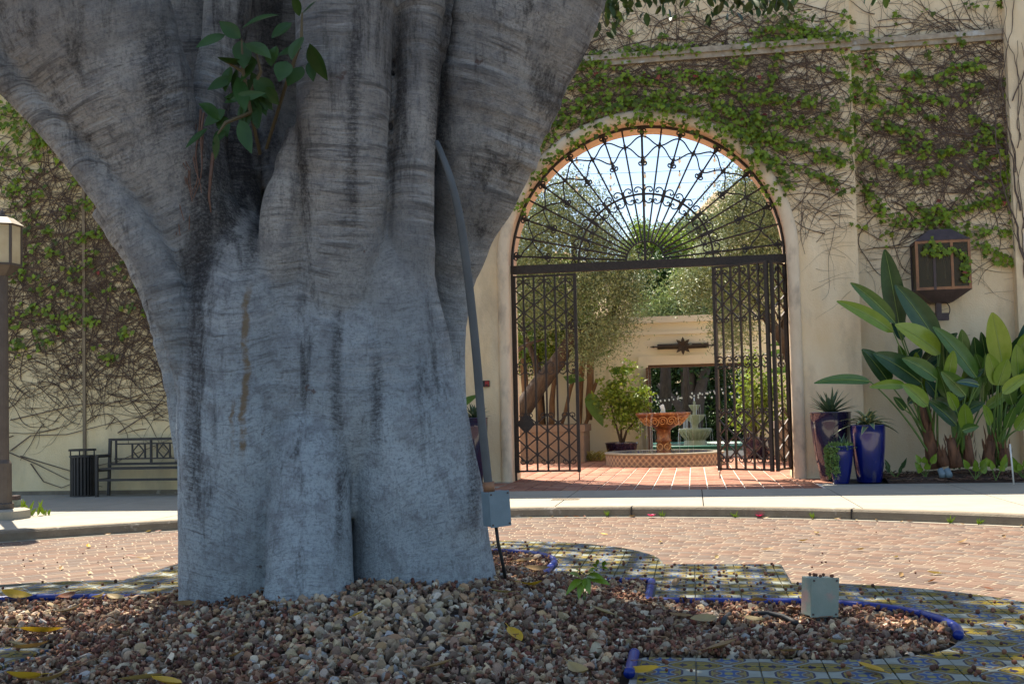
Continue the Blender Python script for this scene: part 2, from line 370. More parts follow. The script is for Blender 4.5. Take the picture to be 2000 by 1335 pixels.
stuff(scatter('floor_tiles', tv, tf, np.stack([A[:, 0], A[:, 1], .131+A[:, 3]], -1), np.repeat(np.eye(3)[None], len(A), 0), np.ones(len(A)), TCM, court, mi=A[:, 2].astype(int)))

# ================================================================ walls
GY = 20.1; GB = 21.1; XL, XR = -3.40, 1.78; XC = (XL+XR)/2; RA = (XR-XL)/2; ZS = 4.25; WT = 9.62; XP = 3.02
gw = T('gate_wall', 'tall ivy clad plaster wall with the round arched gateway', 'wall', (XC, GY, .1))
def arch_pts(rad_, n=40): return [(XC+rad_*math.cos(PI-PI*i/n), ZS+rad_*math.sin(PI-PI*i/n)) for i in range(n+1)]
b = MB(); ap = arch_pts(RA)
for yy, fl in ((GY, False), (GB, True)):
    o = len(b.v); b.v += [(x, yy, z) for x, z in ap]+[(x, yy, WT) for x, z in ap]; k = len(ap)
    for i in range(k-1): b.f.append((o+i, o+i+1, o+k+i+1, o+k+i) if not fl else (o+i+1, o+i, o+k+i, o+k+i+1)); b.m.append(0)
b.bb(-6.2, XL, GY, GB, -.05, WT); b.bb(XR, XP, GY, GB, -.05, WT)
b.add([(XL, GY, WT), (XR, GY, WT), (XR, GB, WT), (XL, GB, WT)], [(0, 1, 2, 3)])
b.build('wall', m_plaster, gw)
b = MB(); k = len(ap); b.add([(x, GY, z) for x, z in ap]+[(x, GB, z) for x, z in ap], [(i, k+i, k+i+1, i+1) for i in range(k-1)]); b.build('arch_soffit', m_soffit, gw, True)
# rounded moulding around the opening
def surround(rin, wid, proj):
    b = MB(); pr = [(0, 0), (.0, .35), (.12, .8), (.3, 1), (.6, 1), (.85, .8), (1, .3), (1, 0)]
    path = [(XL, .1, -1, 0), (XL, ZS*.5, -1, 0)]+[(x, z, math.cos(PI-PI*i/40), math.sin(PI-PI*i/40)) for i, (x, z) in enumerate(ap)]+[(XR, ZS*.5, 1, 0), (XR, .1, 1, 0)]
    vs = []
    for x, z, nx, nz in path:
        for a, h in pr: vs.append((x+nx*(a*wid-.012), GY-.002-h*proj, z+nz*(a*wid-.012)))
    m = len(pr); b.add(vs, [(i*m+j, i*m+j+1, (i+1)*m+j+1, (i+1)*m+j) for i in range(len(path)-1) for j in range(m-1)]); return b
surround(RA, .22, .08).build('arch_surround', m_jamb, gw, True)
b = MB(); b.prismY([(-6.2, 8.03), (XP+.03, 8.03), (XP+.03, 8.13), (-6.2, 8.13)], GY-.11, GY+.02); b.bb(-6.2, XP+.02, GY-.07, GY+.02, 7.93, 8.03); b.build('string_course', m_ledge, gw)
rw = T('garden_wall', 'ivy clad plaster wall behind the broad leaved plants', 'wall', (6, 20.34, .1))
RY = 20.34
b = MB(); b.bb(XP, 14, RY, GB-.02, -.05, WT-.02); b.build('wall', m_plaster, rw)
b = MB(); b.bb(XP, 14, RY-.11, RY+.02, 8.03, 8.125); b.bb(XP, 14, RY-.07, RY+.02, 7.94, 8.03); b.build('string_course', m_ledge, rw)
px_, _, _ = at_y(1985, 400, RY); b = MB(); b.bb(px_-.11, px_+.6, RY-.22, RY+.02, -.05, WT-.03); b.build('pier', m_plaster, rw)
LY = 17.9; lw = T('wing_wall', 'yellowish plaster wall behind the metal bench with bare ivy stems', 'wall', (-14, LY, .1))
b = MB(); b.bb(-32, -6.1, LY, GB, -.05, 8.3); b.build('wall', m_plasterL, lw)
dx = at_y(166, 700, LY)[0]; b = MB(); b.bb(dx-.03, dx+.025, LY-.035, LY+.01, .13, 8.2); b.build('pipe_cover', M('pipe_cover', (.26, .20, .125), (.17, .13, .08), 4, .9, stretch=(1, 1, .3)), lw)
b = MB(); b.bb(-32, -6.1, LY-.03, LY+.01, .1, .2); b.build('base_board', m_kerb, lw)
p = at_y(949, 749, GY); b = MB(); b.bb(p[0]-.075, p[0]+.075, GY-.04, GY+.01, p[2]-.06, p[2]+.06)
cr = T('wall_reader', 'small black and red card reader box on the wall beside the gateway', 'card reader', p); b.build('case', m_black, cr)
b = MB(); b.bb(p[0]-.01, p[0]+.066, GY-.046, GY-.039, p[2]-.045, p[2]+.05); b.build('panel', M('red_panel', (.35, .02, .015), rough=.4), cr)
b = MB(); b.bb(p[0]+.0, p[0]+.045, GY-.05, GY-.045, p[2]-.038, p[2]-.012); b.build('badge', m_black, cr)

# ================================================================ wrought iron
IY = 20.42
def G(x, z, y=IY): return (x, y, z)
def scroll(b, x, z, ang, size, hand, rr=.016, turns=1.6, n=18, y=IY, P=None):
    # spiral that starts at (x,z) heading ang and curls
    pts = []; px, pz, a = x, z, ang; L = size*2.6; ds = L/n
    for i in range(n+1):
        pts.append((px, pz)); t = i/n; a += hand*ds/(size*(.62*(1-t)**.8+.10)); px += math.cos(a)*ds*(1-.45*t); pz += math.sin(a)*ds*(1-.45*t)
    b.tube([(P or (lambda u, v: (u, y, v)))(u, v) for u, v in pts], [rr]*(n)+[rr*1.5], 4)
fan = T('arch_grille', 'wrought iron sunburst grille filling the round arch', 'grille', (XC, IY, ZS))
b = MB(); b.bb(XL-.0, XR+.0, IY-.05, IY+.05, 4.10, 4.26); b.build('crossbar', m_iron, fan)
ZC = 4.26
b = MB(); b.tube([G(XC+(RA-.03)*math.cos(PI*i/48), ZC-.01+(RA-.03)*math.sin(PI*i/48)) for i in range(49)], .028, 6); b.build('outer_ring', m_iron, fan)
b = MB(); b.tube([G(XC+1.27*math.cos(PI*i/40), ZC+1.27*math.sin(PI*i/40)) for i in range(41)], .022, 6); b.build('inner_ring', m_iron, fan)
b = MB(); b.tube([G(XC+.36*math.cos(PI*i/20), ZC+.36*math.sin(PI*i/20)) for i in range(21)], .016, 6); b.build('hub_ring', m_iron, fan)
b = MB(); b.bar(G(XC, ZC), G(XC, ZC+.36), .05); b.build('hub_post', m_iron, fan)
for s_ in (-1, 1):
    b = MB(); scroll(b, XC+s_*.03, ZC+.16, PI/2-s_*.1, .13, -s_); b.build('scroll', m_iron, fan)
    b = MB(); scroll(b, XC+s_*.05, ZC+.012, 0 if s_ > 0 else PI, .14, s_); b.build('scroll', m_iron, fan)
def pol(r, a): return (XC+r*math.cos(a), ZC+r*math.sin(a))
for k in range(-10, 11):
    a = PI/2-rad(8.57)*k; c, s_ = math.cos(a), math.sin(a)
    b = MB(); p0, p1 = pol(.36, a), pol(RA-.04, a); b.tube([G(*p0), G(*p1)], 0.018 if k else .024, 5); b.build('ray', m_iron, fan)
    if k % 2 == 0:
        b = MB(); q0, q1 = pol(1.17, a), pol(1.37, a); b.bar(G(*q0), G(*q1), .062); cart = b.build('cartouche', m_iron, fan)
        for sd in (-1, 1):
            for io in (-1, 1):
                b = MB(); q = pol(1.27+io*.07, a); scroll(b, q[0]-s_*sd*.02, q[1]+c*sd*.02, (a if io > 0 else a+PI)+.25*sd, .155, sd*io)
                b.build('scroll', m_iron, fan)
    if k % 2 == 0 and abs(k) <= 10:
        for rr_, io in ((1.96, -1), (2.38, 1)):
            for sd in (-1, 1):
                b = MB(); q = pol(rr_, a); scroll(b, q[0], q[1], a+(PI if io < 0 else 0)+sd*io*.9, .15, -sd*io, .017); b.build('scroll', m_iron, fan)
        b = MB(); b.bar(G(*pol(1.92, a)), G(*pol(2.0, a)), .05); b.build('collar', m_iron, fan)
    else:
        b = MB(); b.bar(G(*pol(2.15, a)), G(*pol(2.25, a)), .05); b.build('collar', m_iron, fan)
        for sd in (-1, 1):
            for rin in (1.96, 2.38):
                a2 = a+sd*rad(8.57)
                if not (rad(1) < a2 < PI-rad(1)): continue
                pts = []
                for i in range(13):
                    t = i/12; e = t*t*(3-2*t); pts.append(G(*pol(rin+(2.2-rin)*(.15*t+.85*e), a2+(a-a2)*(t*.75+.25*(2*t-e)))))
                b = MB(); b.tube(pts, .017, 4); b.build('ogee', m_iron, fan)

def gate_leaf(name, label, A, B, nb=5, plaque=False, bolt=True, loc=None):
    """folding leaf between plan points A and B (x,y)"""
    A = Vector((A[0], A[1], 0)); B = Vector((B[0], B[1], 0)); d = B-A; W = d.length; u = d/W
    nrm = Vector((-u.y, u.x, 0))
    t = T(name, label, 'gate', (A.x, A.y, .13)); z0, z1 = .31, 4.07
    P = lambda x, z: tuple(A+u*x+Vector((0, 0, z)))
    def part(nm, f):
        b = MB(); f(b); return b.build(nm, m_iron, t)
    ref = tuple(nrm)
    for x in (0.025, W-.025): part('stile', lambda b: b.bar(P(x, z0-.03), P(x, z1), .06, ref=ref))
    for z in (z0, z1-.02): part('rail', lambda b: b.bar(P(.05, z), P(W-.05, z), .036, ref=(0, 0, 1)))
    sp = W/(nb+1); xs = [sp*i for i in range(nb+2)]; xs[0] = .025; xs[-1] = W-.025
    for i in range(1, nb+1): part('bar', lambda b: b.bar(P(xs[i], z0), P(xs[i], z1), .034, ref=ref))
    for top, rows in ((3.95, 3), (1.38, 3)):
        PP = .302
        for i in range(nb+1):
            e0 = (i % 2 == 1)
            xa, xb = xs[i], xs[i+1]
            for k in range(rows):
                for (za, zb) in (((top-k*PP, top-k*PP-PP/2), (top-(k+1)*PP, top-k*PP-PP/2))):
                    zl, zr = (za, zb) if e0 else (zb, za)
                    def f(b):
                        m_ = (xa+xb)/2; pts = []
                        for q in range(7):
                            tt = q/6; s_ = tt*tt*(3-2*tt); pts.append(P(xa+(xb-xa)*tt, zl+(zr-zl)*(.35*s_+.65*tt)))
                        b.tube(pts, .0175, 4, ref=ref)
                    part('lattice_bar', f)
        for i in range(0, nb+2):
            odd = i % 2 == 1
            for k in range(rows+1 if odd else rows):
                z = top-k*PP-(0 if odd else PP/2); part('collar', lambda b: b.bar(P(xs[i], z-.03), P(xs[i], z+.03), .062, ref=ref))
        for i in range(1, nb+1, 2):
            for z, io in ((top, 1), (top-rows*PP, -1)):
                for sd in (-1, 1): part('scroll', lambda b: scroll(b, xs[i]+sd*.012, z, io*PI/2+(-sd*.5 if io > 0 else sd*.5), .115, -sd*io, .013, P=P))
    for i in range(1, nb+1, 2):
        z = 2.27
        part('collar', lambda b: b.bar(P(xs[i], z-.09), P(xs[i], z+.09), .045, ref=ref))
        for sd in (-1, 1):
            for io in (-1, 1): part('scroll', lambda b: scroll(b, xs[i]+sd*.014, z+io*.03, io*PI/2, .145, -sd*io, .014, P=P))
    if plaque:
        def f(b):
            x = xs[1]; b.add([Vector(P(x+dx_, 1.21+dz))-nrm*.02 for dx_, dz in ((-.19, 0), (-.15, .03), (-.04, .16), (.04, .16), (.15, .03), (.19, 0), (.15, -.03), (.04, -.15), (-.04, -.15), (-.15, -.03))]
                         + [Vector(P(x+dx_, 1.21+dz))-nrm*.035 for dx_, dz in ((-.19, 0), (-.15, .03), (-.04, .16), (.04, .16), (.15, .03), (.19, 0), (.15, -.03), (.04, -.15), (-.04, -.15), (-.15, -.03))],
                         [tuple(range(10)), tuple(range(19, 9, -1))]+[(i, i+10, (i+1) % 10+10, (i+1) % 10) for i in range(10)])
        part('plaque', f)
    if bolt: part('drop_bolt', lambda b: b.tube([P(W-.025 if plaque else .025, .13), P(W-.025 if plaque else .025, .9)], .011, 5))
    return t
lx = at_y(1134, 918, IY)[0]
gate_leaf('gate_leaf', 'straight iron lattice gate leaf with a blank diamond plaque beside the left jamb', (XL+.03, IY), (lx, IY), plaque=True)
fx = at_y(1397, 700, IY)[0]; hx_ = at_y(1504, 700, IY-.68)
gate_leaf('gate_leaf', 'folded iron lattice gate leaf with drop bolt in front of the crossbar', (fx, IY-.06), (hx_[0], IY-.68))
gate_leaf('gate_leaf', 'narrow angled iron gate leaf hinged to the right jamb', (hx_[0]+.07, IY-.66), (XR-.03, IY-.02), nb=1, bolt=False)
for x in (XL+.015, XR):
    b = MB(); b.bar(G(x, .13), G(x, 4.1), .045); b.build('upright', m_iron, fan)

# ================================================================ tree planter
planter = T('tree_planter', 'raised quatrefoil planter topped with patterned tiles around the huge tree', 'planter', (PC[0], PC[1], 0))
def outline(sd, rmax, n=720):
    pts = []
    for i in range(n):
        q = 2*PI*i/n; lo, hi = .3, rmax
        # march inward from outside
        r_ = rmax
        while r_ > .2 and sd(PC[0]+r_*math.cos(q), PC[1]+r_*math.sin(q)) > 0: r_ -= .02
        lo, hi = r_, r_+.02
        for _ in range(14):
            m_ = (lo+hi)/2
            if sd(PC[0]+m_*math.cos(q), PC[1]+m_*math.sin(q)) > 0: hi = m_
            else: lo = m_
        pts.append((PC[0]+lo*math.cos(q), PC[1]+lo*math.sin(q)))
    return pts
OUT = outline(sd_out, 3.6); INN = outline(sd_in, 3.0)
b = MB(); n = len(OUT)
b.add([(x, y, -.05) for x, y in OUT]+[(x, y, PT-.012) for x, y in OUT], [(i, (i+1) % n, n+(i+1) % n, n+i) for i in range(n)])
b.add([(x, y, PT-.012) for x, y in OUT]+[(x, y, PT-.012) for x, y in INN], [(i, (i+1) % n, n+(i+1) % n, n+i) for i in range(n)])
b.add([(x, y, PT-.012) for x, y in INN]+[(x, y, .1) for x, y in INN], [(i, (i+1) % n, n+(i+1) % n, n+i) for i in range(n)])
b.build('planter_wall', M('planter_plaster', (.30, .29, .25), (.24, .23, .20), 6, .85), planter)
b = MB(); b.tube([(x, y, PT-.012) for x, y in OUT+OUT[:1]], .013, 6, cap=False); b.build('edge_strip', M('edge_strip', (.16, .15, .10), (.11, .10, .07), 9, .5), planter)
# patterned tile material
def tile_material(name, TSZ):
    m = bpy.data.materials.new(name); m.use_nodes = True; nd = m.node_tree; L = nd.links; bs = nd.nodes['Principled BSDF']
    bs.inputs['Specular IOR Level'].default_value = .14
    tc = nd.nodes.new('ShaderNodeTexCoord'); sx = nd.nodes.new('ShaderNodeSeparateXYZ'); L.new(tc.outputs['Object'], sx.inputs[0])
    def mt(op, a, b_=None, c=None):
        x = nd.nodes.new('ShaderNodeMath'); x.operation = op
        for i, v in enumerate((a, b_, c)):
            if v is None: continue
            if isinstance(v, (int, float)): x.inputs[i].default_value = v
            else: L.new(v, x.inputs[i])
        return x.outputs[0]
    k = 2*PI/TSZ; cu = mt('COSINE', mt('MULTIPLY', sx.outputs[0], k)); cv = mt('COSINE', mt('MULTIPLY', sx.outputs[1], k))
    c2u = mt('COSINE', mt('MULTIPLY', sx.outputs[0], 2*k)); c2v = mt('COSINE', mt('MULTIPLY', sx.outputs[1], 2*k))
    s = mt('ADD', mt('ADD', cu, cv), mt('MULTIPLY', mt('SUBTRACT', c2u, c2v), .28)); a = mt('ABSOLUTE', s)
    c3 = mt('MULTIPLY', mt('COSINE', mt('MULTIPLY', sx.outputs[0], 3*k)), mt('COSINE', mt('MULTIPLY', sx.outputs[1], 3*k)))
    det = mt('ADD', a, mt('MULTIPLY', c3, .55))
    def mix(f, A, B):
        x = nd.nodes.new('ShaderNodeMix'); x.data_type = 'RGBA'
        L.new(f, x.inputs[0])
        for i, v in ((6, A), (7, B)):
            if isinstance(v, tuple): x.inputs[i].default_value = (*v, 1)
            else: L.new(v, x.inputs[i])
        return x.outputs[2]
    gt = lambda v, t: mt('GREATER_THAN', v, t)
    yel = mix(gt(det, .62), (0.189, 0.139, 0.007), (0.007, 0.007, 0.039)); yel = mix(gt(det, .80), yel, (0.223, 0.162, 0.008)); yel = mix(gt(det, 1.35), yel, (0.007, 0.007, 0.039)); yel = mix(gt(det, 1.55), yel, (0.212, 0.156, 0.008)); yel = mix(gt(det, 2.2), yel, (0.044, 0.067, 0.056))
    blu = mix(gt(det, .62), (0.201, 0.151, 0.028), (0.011, 0.011, 0.050)); blu = mix(gt(det, .82), blu, (0.145, 0.072, 0.028)); blu = mix(gt(det, 1.2), blu, (0.189, 0.212, 0.167)); blu = mix(gt(det, 1.5), blu, (0.016, 0.056, 0.167)); blu = mix(gt(det, 2.0), blu, (0.223, 0.201, 0.056))
    cell = mix(gt(s, 0), yel, blu); cell = mix(gt(a, .33), (0.007, 0.008, 0.044), cell); cell = mix(gt(a, .17), (0.235, 0.257, 0.212), cell)
    nz = nd.nodes.new('ShaderNodeTexNoise'); nz.inputs['Scale'].default_value = 14; nz.inputs['Detail'].default_value = 6; g2 = nd.nodes.new('ShaderNodeNewGeometry'); L.new(g2.outputs['Position'], nz.inputs[0])
    mr = nd.nodes.new('ShaderNodeMapRange'); mr.inputs[1].default_value = .42; mr.inputs[2].default_value = .72; L.new(nz.outputs[0], mr.inputs[0])
    dirt = mix(mr.outputs[0], cell, (.15, .14, .10))
    half = nd.nodes.new('ShaderNodeMix'); half.data_type = 'RGBA'; half.inputs[0].default_value = .45; L.new(cell, half.inputs[6]); L.new(dirt, half.inputs[7])
    L.new(half.outputs[2], bs.inputs['Base Color'])
    mr2 = nd.nodes.new('ShaderNodeMapRange'); mr2.inputs[3].default_value = .42; mr2.inputs[4].default_value = .8; L.new(nz.outputs[0], mr2.inputs[0]); L.new(mr2.outputs[0], bs.inputs['Roughness'])
    return m
PTS = .229; m_ptile = tile_material('patterned_tile', PTS)
sdr = lambda x, y: max(sd_out(x, y)+.004, -(sd_in(x, y)-.03))
full = tmesh(m_ptile, PTS, .005, .002, .01)
def part_tile(cx, cy, N=7):
    h = PTS/2-.0025; g_ = np.linspace(-h, h, N+1); S = [[sdr(cx+x, cy+y) for x in g_] for y in g_]
    bm = bmesh.new(); cache = {}
    def vert(x, y):
        key = (round(x, 5), round(y, 5))
        if key not in cache: cache[key] = bm.verts.new((x, y, 0))
        return cache[key]
    for j in range(N):
        for i in range(N):
            c4 = [(i, j), (i+1, j), (i+1, j+1), (i, j+1)]; poly = []
            for q in range(4):
                (i0, j0), (i1, j1) = c4[q], c4[(q+1) % 4]; s0, s1 = S[j0][i0], S[j1][i1]
                if s0 <= 0: poly.append((g_[i0], g_[j0]))
                if (s0 <= 0) != (s1 <= 0):
                    t = s0/(s0-s1); poly.append((g_[i0]+(g_[i1]-g_[i0])*t, g_[j0]+(g_[j1]-g_[j0])*t))
            if len(poly) >= 3:
                vs = []
                for p in poly:
                    v_ = vert(*p)
                    if v_ not in vs: vs.append(v_)
                if len(vs) >= 3:
                    try: bm.faces.new(vs)
                    except ValueError: pass
    if not bm.faces: bm.free(); return None
    area = sum(f.calc_area() for f in bm.faces)
    if area < .0012: bm.free(); return None
    bmesh.ops.dissolve_limit(bm, angle_limit=.01, verts=bm.verts[:], edges=bm.edges[:])
    bd = [e for e in bm.edges if e.is_boundary]; r_ = bmesh.ops.extrude_edge_only(bm, edges=bd)
    for v_ in [q for q in r_['geom'] if isinstance(q, bmesh.types.BMVert)]: v_.co.z -= .01
    me = bpy.data.meshes.new('tile'); bm.to_mesh(me); bm.free(); me.materials.append(m_ptile); return me
TX0 = -.246
for i in range(-16, 9):
    for j in range(-15, 17):
        cx, cy = TX0+(i+.5)*PTS, 4.28+(j-.5)*PTS; h = PTS/2
        ss = [sdr(cx+a*h, cy+c*h) for a in (-1, 0, 1) for c in (-1, 0, 1)]
        if min(ss) > .0: continue
        me = full if max(ss) < -.001 else part_tile(cx, cy)
        if me is None: continue
        o = bpy.data.objects.new('tile', me); col.objects.link(o); o.parent = planter; o.matrix_parent_inverse = Matrix.Translation(-planter.location); o.location = (cx, cy, PT+random.uniform(-.0012, .0012))
# cobalt trim along the bed
acc = 0; seg = [INN[0]]; L_ = 0
def trim(seg):
    if len(seg) < 2: return
    b = MB(); cx_ = sum(q[0] for q in seg)/len(seg); cy_ = sum(q[1] for q in seg)/len(seg)
    if (cx_ > -.15 and cy_ < 4.62) or (cx_ < -2.5 and cy_ < 4.9) or cy_ < 3.75: return
    b.tube([(x, y, PT+.010) for x, y in seg], .021, 10, sq=(.9, 1)); b.build('trim_tile', m_trim, planter, True)
for i in range(1, len(INN)+1):
    p0, p1 = INN[i-1], INN[i % len(INN)]; d = math.dist(p0, p1)
    turn = False
    if len(seg) > 1:
        a0 = math.atan2(seg[-1][1]-seg[-2][1], seg[-1][0]-seg[-2][0]); a1 = math.atan2(p1[1]-p0[1], p1[0]-p0[0]); turn = abs((a1-a0+PI) % (2*PI)-PI) > .7
    if turn or L_+d > .31: trim(seg); seg = [(p0[0]+(p1[0]-p0[0])*.1, p0[1]+(p1[1]-p0[1])*.1) if turn else p0]; L_ = 0
    seg.append(p1); L_ += d
trim(seg)
# ---------------------------------------------------------------- gravel bed
def gz(x, y): return .440+.15*np.exp(-((x+1.55)**2+(y-5.25)**2)/.9)
bed = MB(); n = len(INN); rr_ = [0, .2, .4, .6, .8, 1]; vs = [(PC[0], PC[1], float(gz(*PC))-.03)]
for t in rr_[1:]:
    for x, y in INN: X, Y_ = PC[0]+(x-PC[0])*t, PC[1]+(y-PC[1])*t; vs.append((X, Y_, float(gz(X, Y_))-(.03 if t < 1 else .05)))
bed.add(vs, [(0, 1+i, 1+(i+1) % n) for i in range(n)]+[(1+k*n+i, 1+(k+1)*n+i, 1+(k+1)*n+(i+1) % n, 1+k*n+(i+1) % n) for k in range(len(rr_)-2) for i in range(n)])
struct(bed.build('planter_soil', m_soil, smooth=True))
stone_mats = [M('stone_%d' % i, c, tuple(q*.72 for q in c), 25, .85, .3, 70, island=.3) for i, c in enumerate([(.50, .36, .21), (.39, .31, .21), (.58, .47, .31), (.28, .19, .12), (.42, .25, .13), (.34, .32, .28), (.66, .57, .42), (.20, .13, .08)])]
def ico(sub):
    bm = bmesh.new(); bmesh.ops.create_icosphere(bm, subdivisions=sub, radius=.5); v = np.array([q.co[:] for q in bm.verts]); f = [tuple(x.index for x in q.verts) for q in bm.faces]; bm.free(); return v, f
iv, jf = ico(2)
def bed_points(N, sd_max=-.02, ymin=3.0):
    out = []
    while len(out) < N:
        x = rng.uniform(-4.0, 1.15, 4000); y = rng.uniform(ymin, 7.4, 4000)
        for a, c in zip(x, y):
            if sd_in(a, c) < sd_max and not ((a+1.72)**2/.42+(c-5.55)**2/.2 < 1): out.append((a, c))
    return np.array(out[:N])
gravel = T('gravel', 'loose mixed grey and tan gravel filling the planter bed', 'gravel', (PC[0], PC[1], .45)); gravel['kind'] = 'stuff'
for t in range(6):
    tv = iv.copy(); rg = np.random.default_rng(50+t)
    for _ in range(15):     # cut flat facets so the chips are angular
        d = rg.normal(size=3); d /= np.linalg.norm(d); lim = rg.uniform(.17, .34); k = tv @ d; tv = tv-np.outer(np.maximum(k-lim, 0), d)
    tv = tv*np.array([1.25, 1., .75])
    N = 2100; P2 = bed_points(N, -.05 if t % 2 else -.03); s_ = .022+.075*rng.beta(1.5, 3.6, N); lay = rng.uniform(-.016, .012, N)
    pos = np.stack([P2[:, 0], P2[:, 1], gz(P2[:, 0], P2[:, 1])+lay], -1)
    o = stuff(scatter('stones', tv, jf, pos, rotmats(N), s_, stone_mats, gravel, mi=rng.choice(8, N, p=[.2, .14, .09, .17, .15, .06, .04, .15]))); 
    o.data.polygons.foreach_set('use_smooth', np.zeros(len(o.data.polygons), bool))
# dry litter: crumbled brown figs, bracts and twigs among the stones
litter = T('leaf_litter', 'reddish brown crumbs of dried figs and bark mixed into the gravel', 'litter', (PC[0], PC[1], .46)); litter['kind'] = 'stuff'
m_lit = [M('litter_%d' % i, c, rough=.9, island=.4) for i, c in enumerate([(.14, .055, .03), (.19, .085, .045), (.08, .036, .022), (.25, .14, .075)])]
N = 17000; P2 = bed_points(N, -.02); 
dens = .5+.5*np.sin(P2[:, 0]*2.3+1.2*np.sin(P2[:, 1]*1.7))+np.where(P2[:, 0] > -1.0, .35, 0)+np.where(P2[:, 1] > 4.9, .3, 0); keep = rng.uniform(0, 1.25, N) < dens; P2 = P2[keep]; N = len(P2)
iv1, jf1 = ico(1); tv = iv1+rng.normal(0, .13, iv1.shape)
stuff(scatter('fig_crumbs', tv*np.array([1.3, .9, .6]), jf1, np.stack([P2[:, 0], P2[:, 1], gz(P2[:, 0], P2[:, 1])+rng.uniform(.004, .027, N)], -1), rotmats(N), rng.uniform(.009, .03, N), m_lit, litter, mi=rng.integers(0, 4, N)))
P2 = bed_points(500); N = 500; q = rng.uniform(0, 2*PI, N); d = np.stack([np.cos(q), np.sin(q), rng.uniform(-.15, .25, N)], -1)
tw = MB(); tw.tube([(0, 0, 0), (.03, .5, .04), (0, 1, 0)], .02, 4)
stuff(scatter('twigs', tw.v, tw.f, np.stack([P2[:, 0], P2[:, 1], gz(P2[:, 0], P2[:, 1])+.02], -1), frame_mats(d, np.repeat([[0, 0, 1.]], N, 0)), rng.uniform(.03, .11, N), m_lit[3], litter))

# ================================================================ the fig tree
tree = T('fig_tree', 'massive old fig tree with fluted pale grey trunk rising from the planter', 'tree', (-1.7, 5.5, .45))
def S(*pts): return pts
stems = [  # (px, py, depth, half width px), flatten
 (S((452, 1330, 5.34, 110), (450, 1215, 5.36, 99), (456, 1000, 5.36, 106), (466, 800, 5.4, 116), (468, 640, 5.44, 116), (456, 540, 5.50, 98), (450, 450, 5.66, 74)), .95),
 (S((600, 1330, 5.08, 108), (604, 1240, 5.13, 94), (606, 1100, 5.18, 84), (606, 950, 5.27, 78), (606, 860, 5.36, 80), (604, 770, 5.47, 86), (600, 660, 5.58, 90)), 1.),
 (S((838, 1300, 5.54, 165), (828, 1190, 5.53, 150), (814, 1000, 5.52, 134), (798, 850, 5.52, 122), (780, 700, 5.54, 104), (765, 560, 5.54, 88), (760, 470, 5.6, 70)), .95),
 (S((640, 1300, 5.80, 230), (632, 1000, 5.80, 228), (622, 800, 5.78, 228), (605, 640, 5.82, 210), (585, 540, 6.05, 180), (570, 440, 6.3, 160)), .60),
 (S((600, 470, 5.66, 120), (606, 590, 5.56, 200), (612, 720, 5.52, 238), (620, 830, 5.54, 244), (632, 930, 5.68, 240), (640, 1030, 5.9, 225)), .50),
 (S((900, 1120, 5.9, 60), (880, 950, 5.92, 58), (868, 800, 5.95, 44), (868, 660, 5.95, 42), (878, 560, 5.95, 48), (900, 470, 5.9, 60), (930, 370, 5.85, 84), (955, 270, 5.8, 104), (985, 150, 5.75, 122), (1030, 20, 5.7, 140), (1085, -130, 5.62, 142), (1160, -330, 5.5, 125), (1260, -560, 5.4, 105)), .9),
 (S((818, -160, 5.56, 52), (819, 0, 5.54, 48), (815, 160, 5.52, 44), (806, 330, 5.5, 44), (800, 520, 5.5, 50), (800, 700, 5.56, 52)), 1.1),
 (S((684, -200, 5.42, 104), (676, 0, 5.4, 96), (672, 150, 5.38, 92), (668, 300, 5.37, 88), (668, 420, 5.4, 84), (660, 560, 5.46, 82), (650, 700, 5.56, 80)), 1.),
 (S((602, 270, 5.42, 45), (575, 350, 5.37, 44), (556, 430, 5.36, 48), (556, 520, 5.42, 54), (560, 640, 5.52, 58)), 1.),
 (S((450, -160, 5.75, 52), (446, 0, 5.72, 46), (432, 100, 5.7, 40), (412, 190, 5.66, 38), (400, 280, 5.62, 42), (404, 380, 5.58, 52), (424, 480, 5.52, 72), (436, 580, 5.52, 88)), 1.),
 (S((455, 250, 6.0, 50), (455, 380, 5.85, 55), (460, 500, 5.65, 60)), 1.),
 (S((540, -120, 6.4, 110), (535, 100, 6.4, 105), (525, 260, 6.4, 100), (520, 420, 6.2, 100)), 1.),
 (S((436, 680, 5.5, 70), (400, 540, 5.48, 80), (345, 415, 5.44, 96), (288, 305, 5.4, 116), (226, 175, 5.34, 146), (165, 55, 5.28, 172), (80, -120, 5.2, 180), (-30, -330, 5.05, 160), (-160, -560, 4.9, 130)), .95),
 (S((372, 800, 5.36, 16), (356, 690, 5.30, 28), (330, 590, 5.26, 36), (282, 480, 5.22, 37), (206, 370, 5.2, 36), (126, 272, 5.16, 33), (40, 180, 5.1, 32), (-60, 85, 5.0, 34)), 1.),
 (S((380, 900, 5.9, 40), (372, 780, 5.95, 46), (352, 690, 5.97, 46), (325, 600, 5.97, 42), (280, 500, 5.98, 40), (215, 400, 6.0, 40)), 1.),
 (S((365, -160, 6.5, 120), (370, 60, 6.48, 110), (390, 220, 6.4, 105), (410, 380, 6.2, 105), (430, 520, 5.95, 105)), 1.),
 (S((880, -160, 6.45, 110), (880, 60, 6.4, 95), (865, 240, 6.35, 80), (860, 400, 6.2, 65), (850, 560, 6.0, 60)), 1.),
]
stems.append((S((770, -200, 6.25, 150), (770, 0, 6.25, 140), (765, 200, 6.2, 125), (760, 400, 6.1, 110), (750, 560, 5.95, 100)), .8))
tb = MB(); axes = []
fdir = Vector(fw)
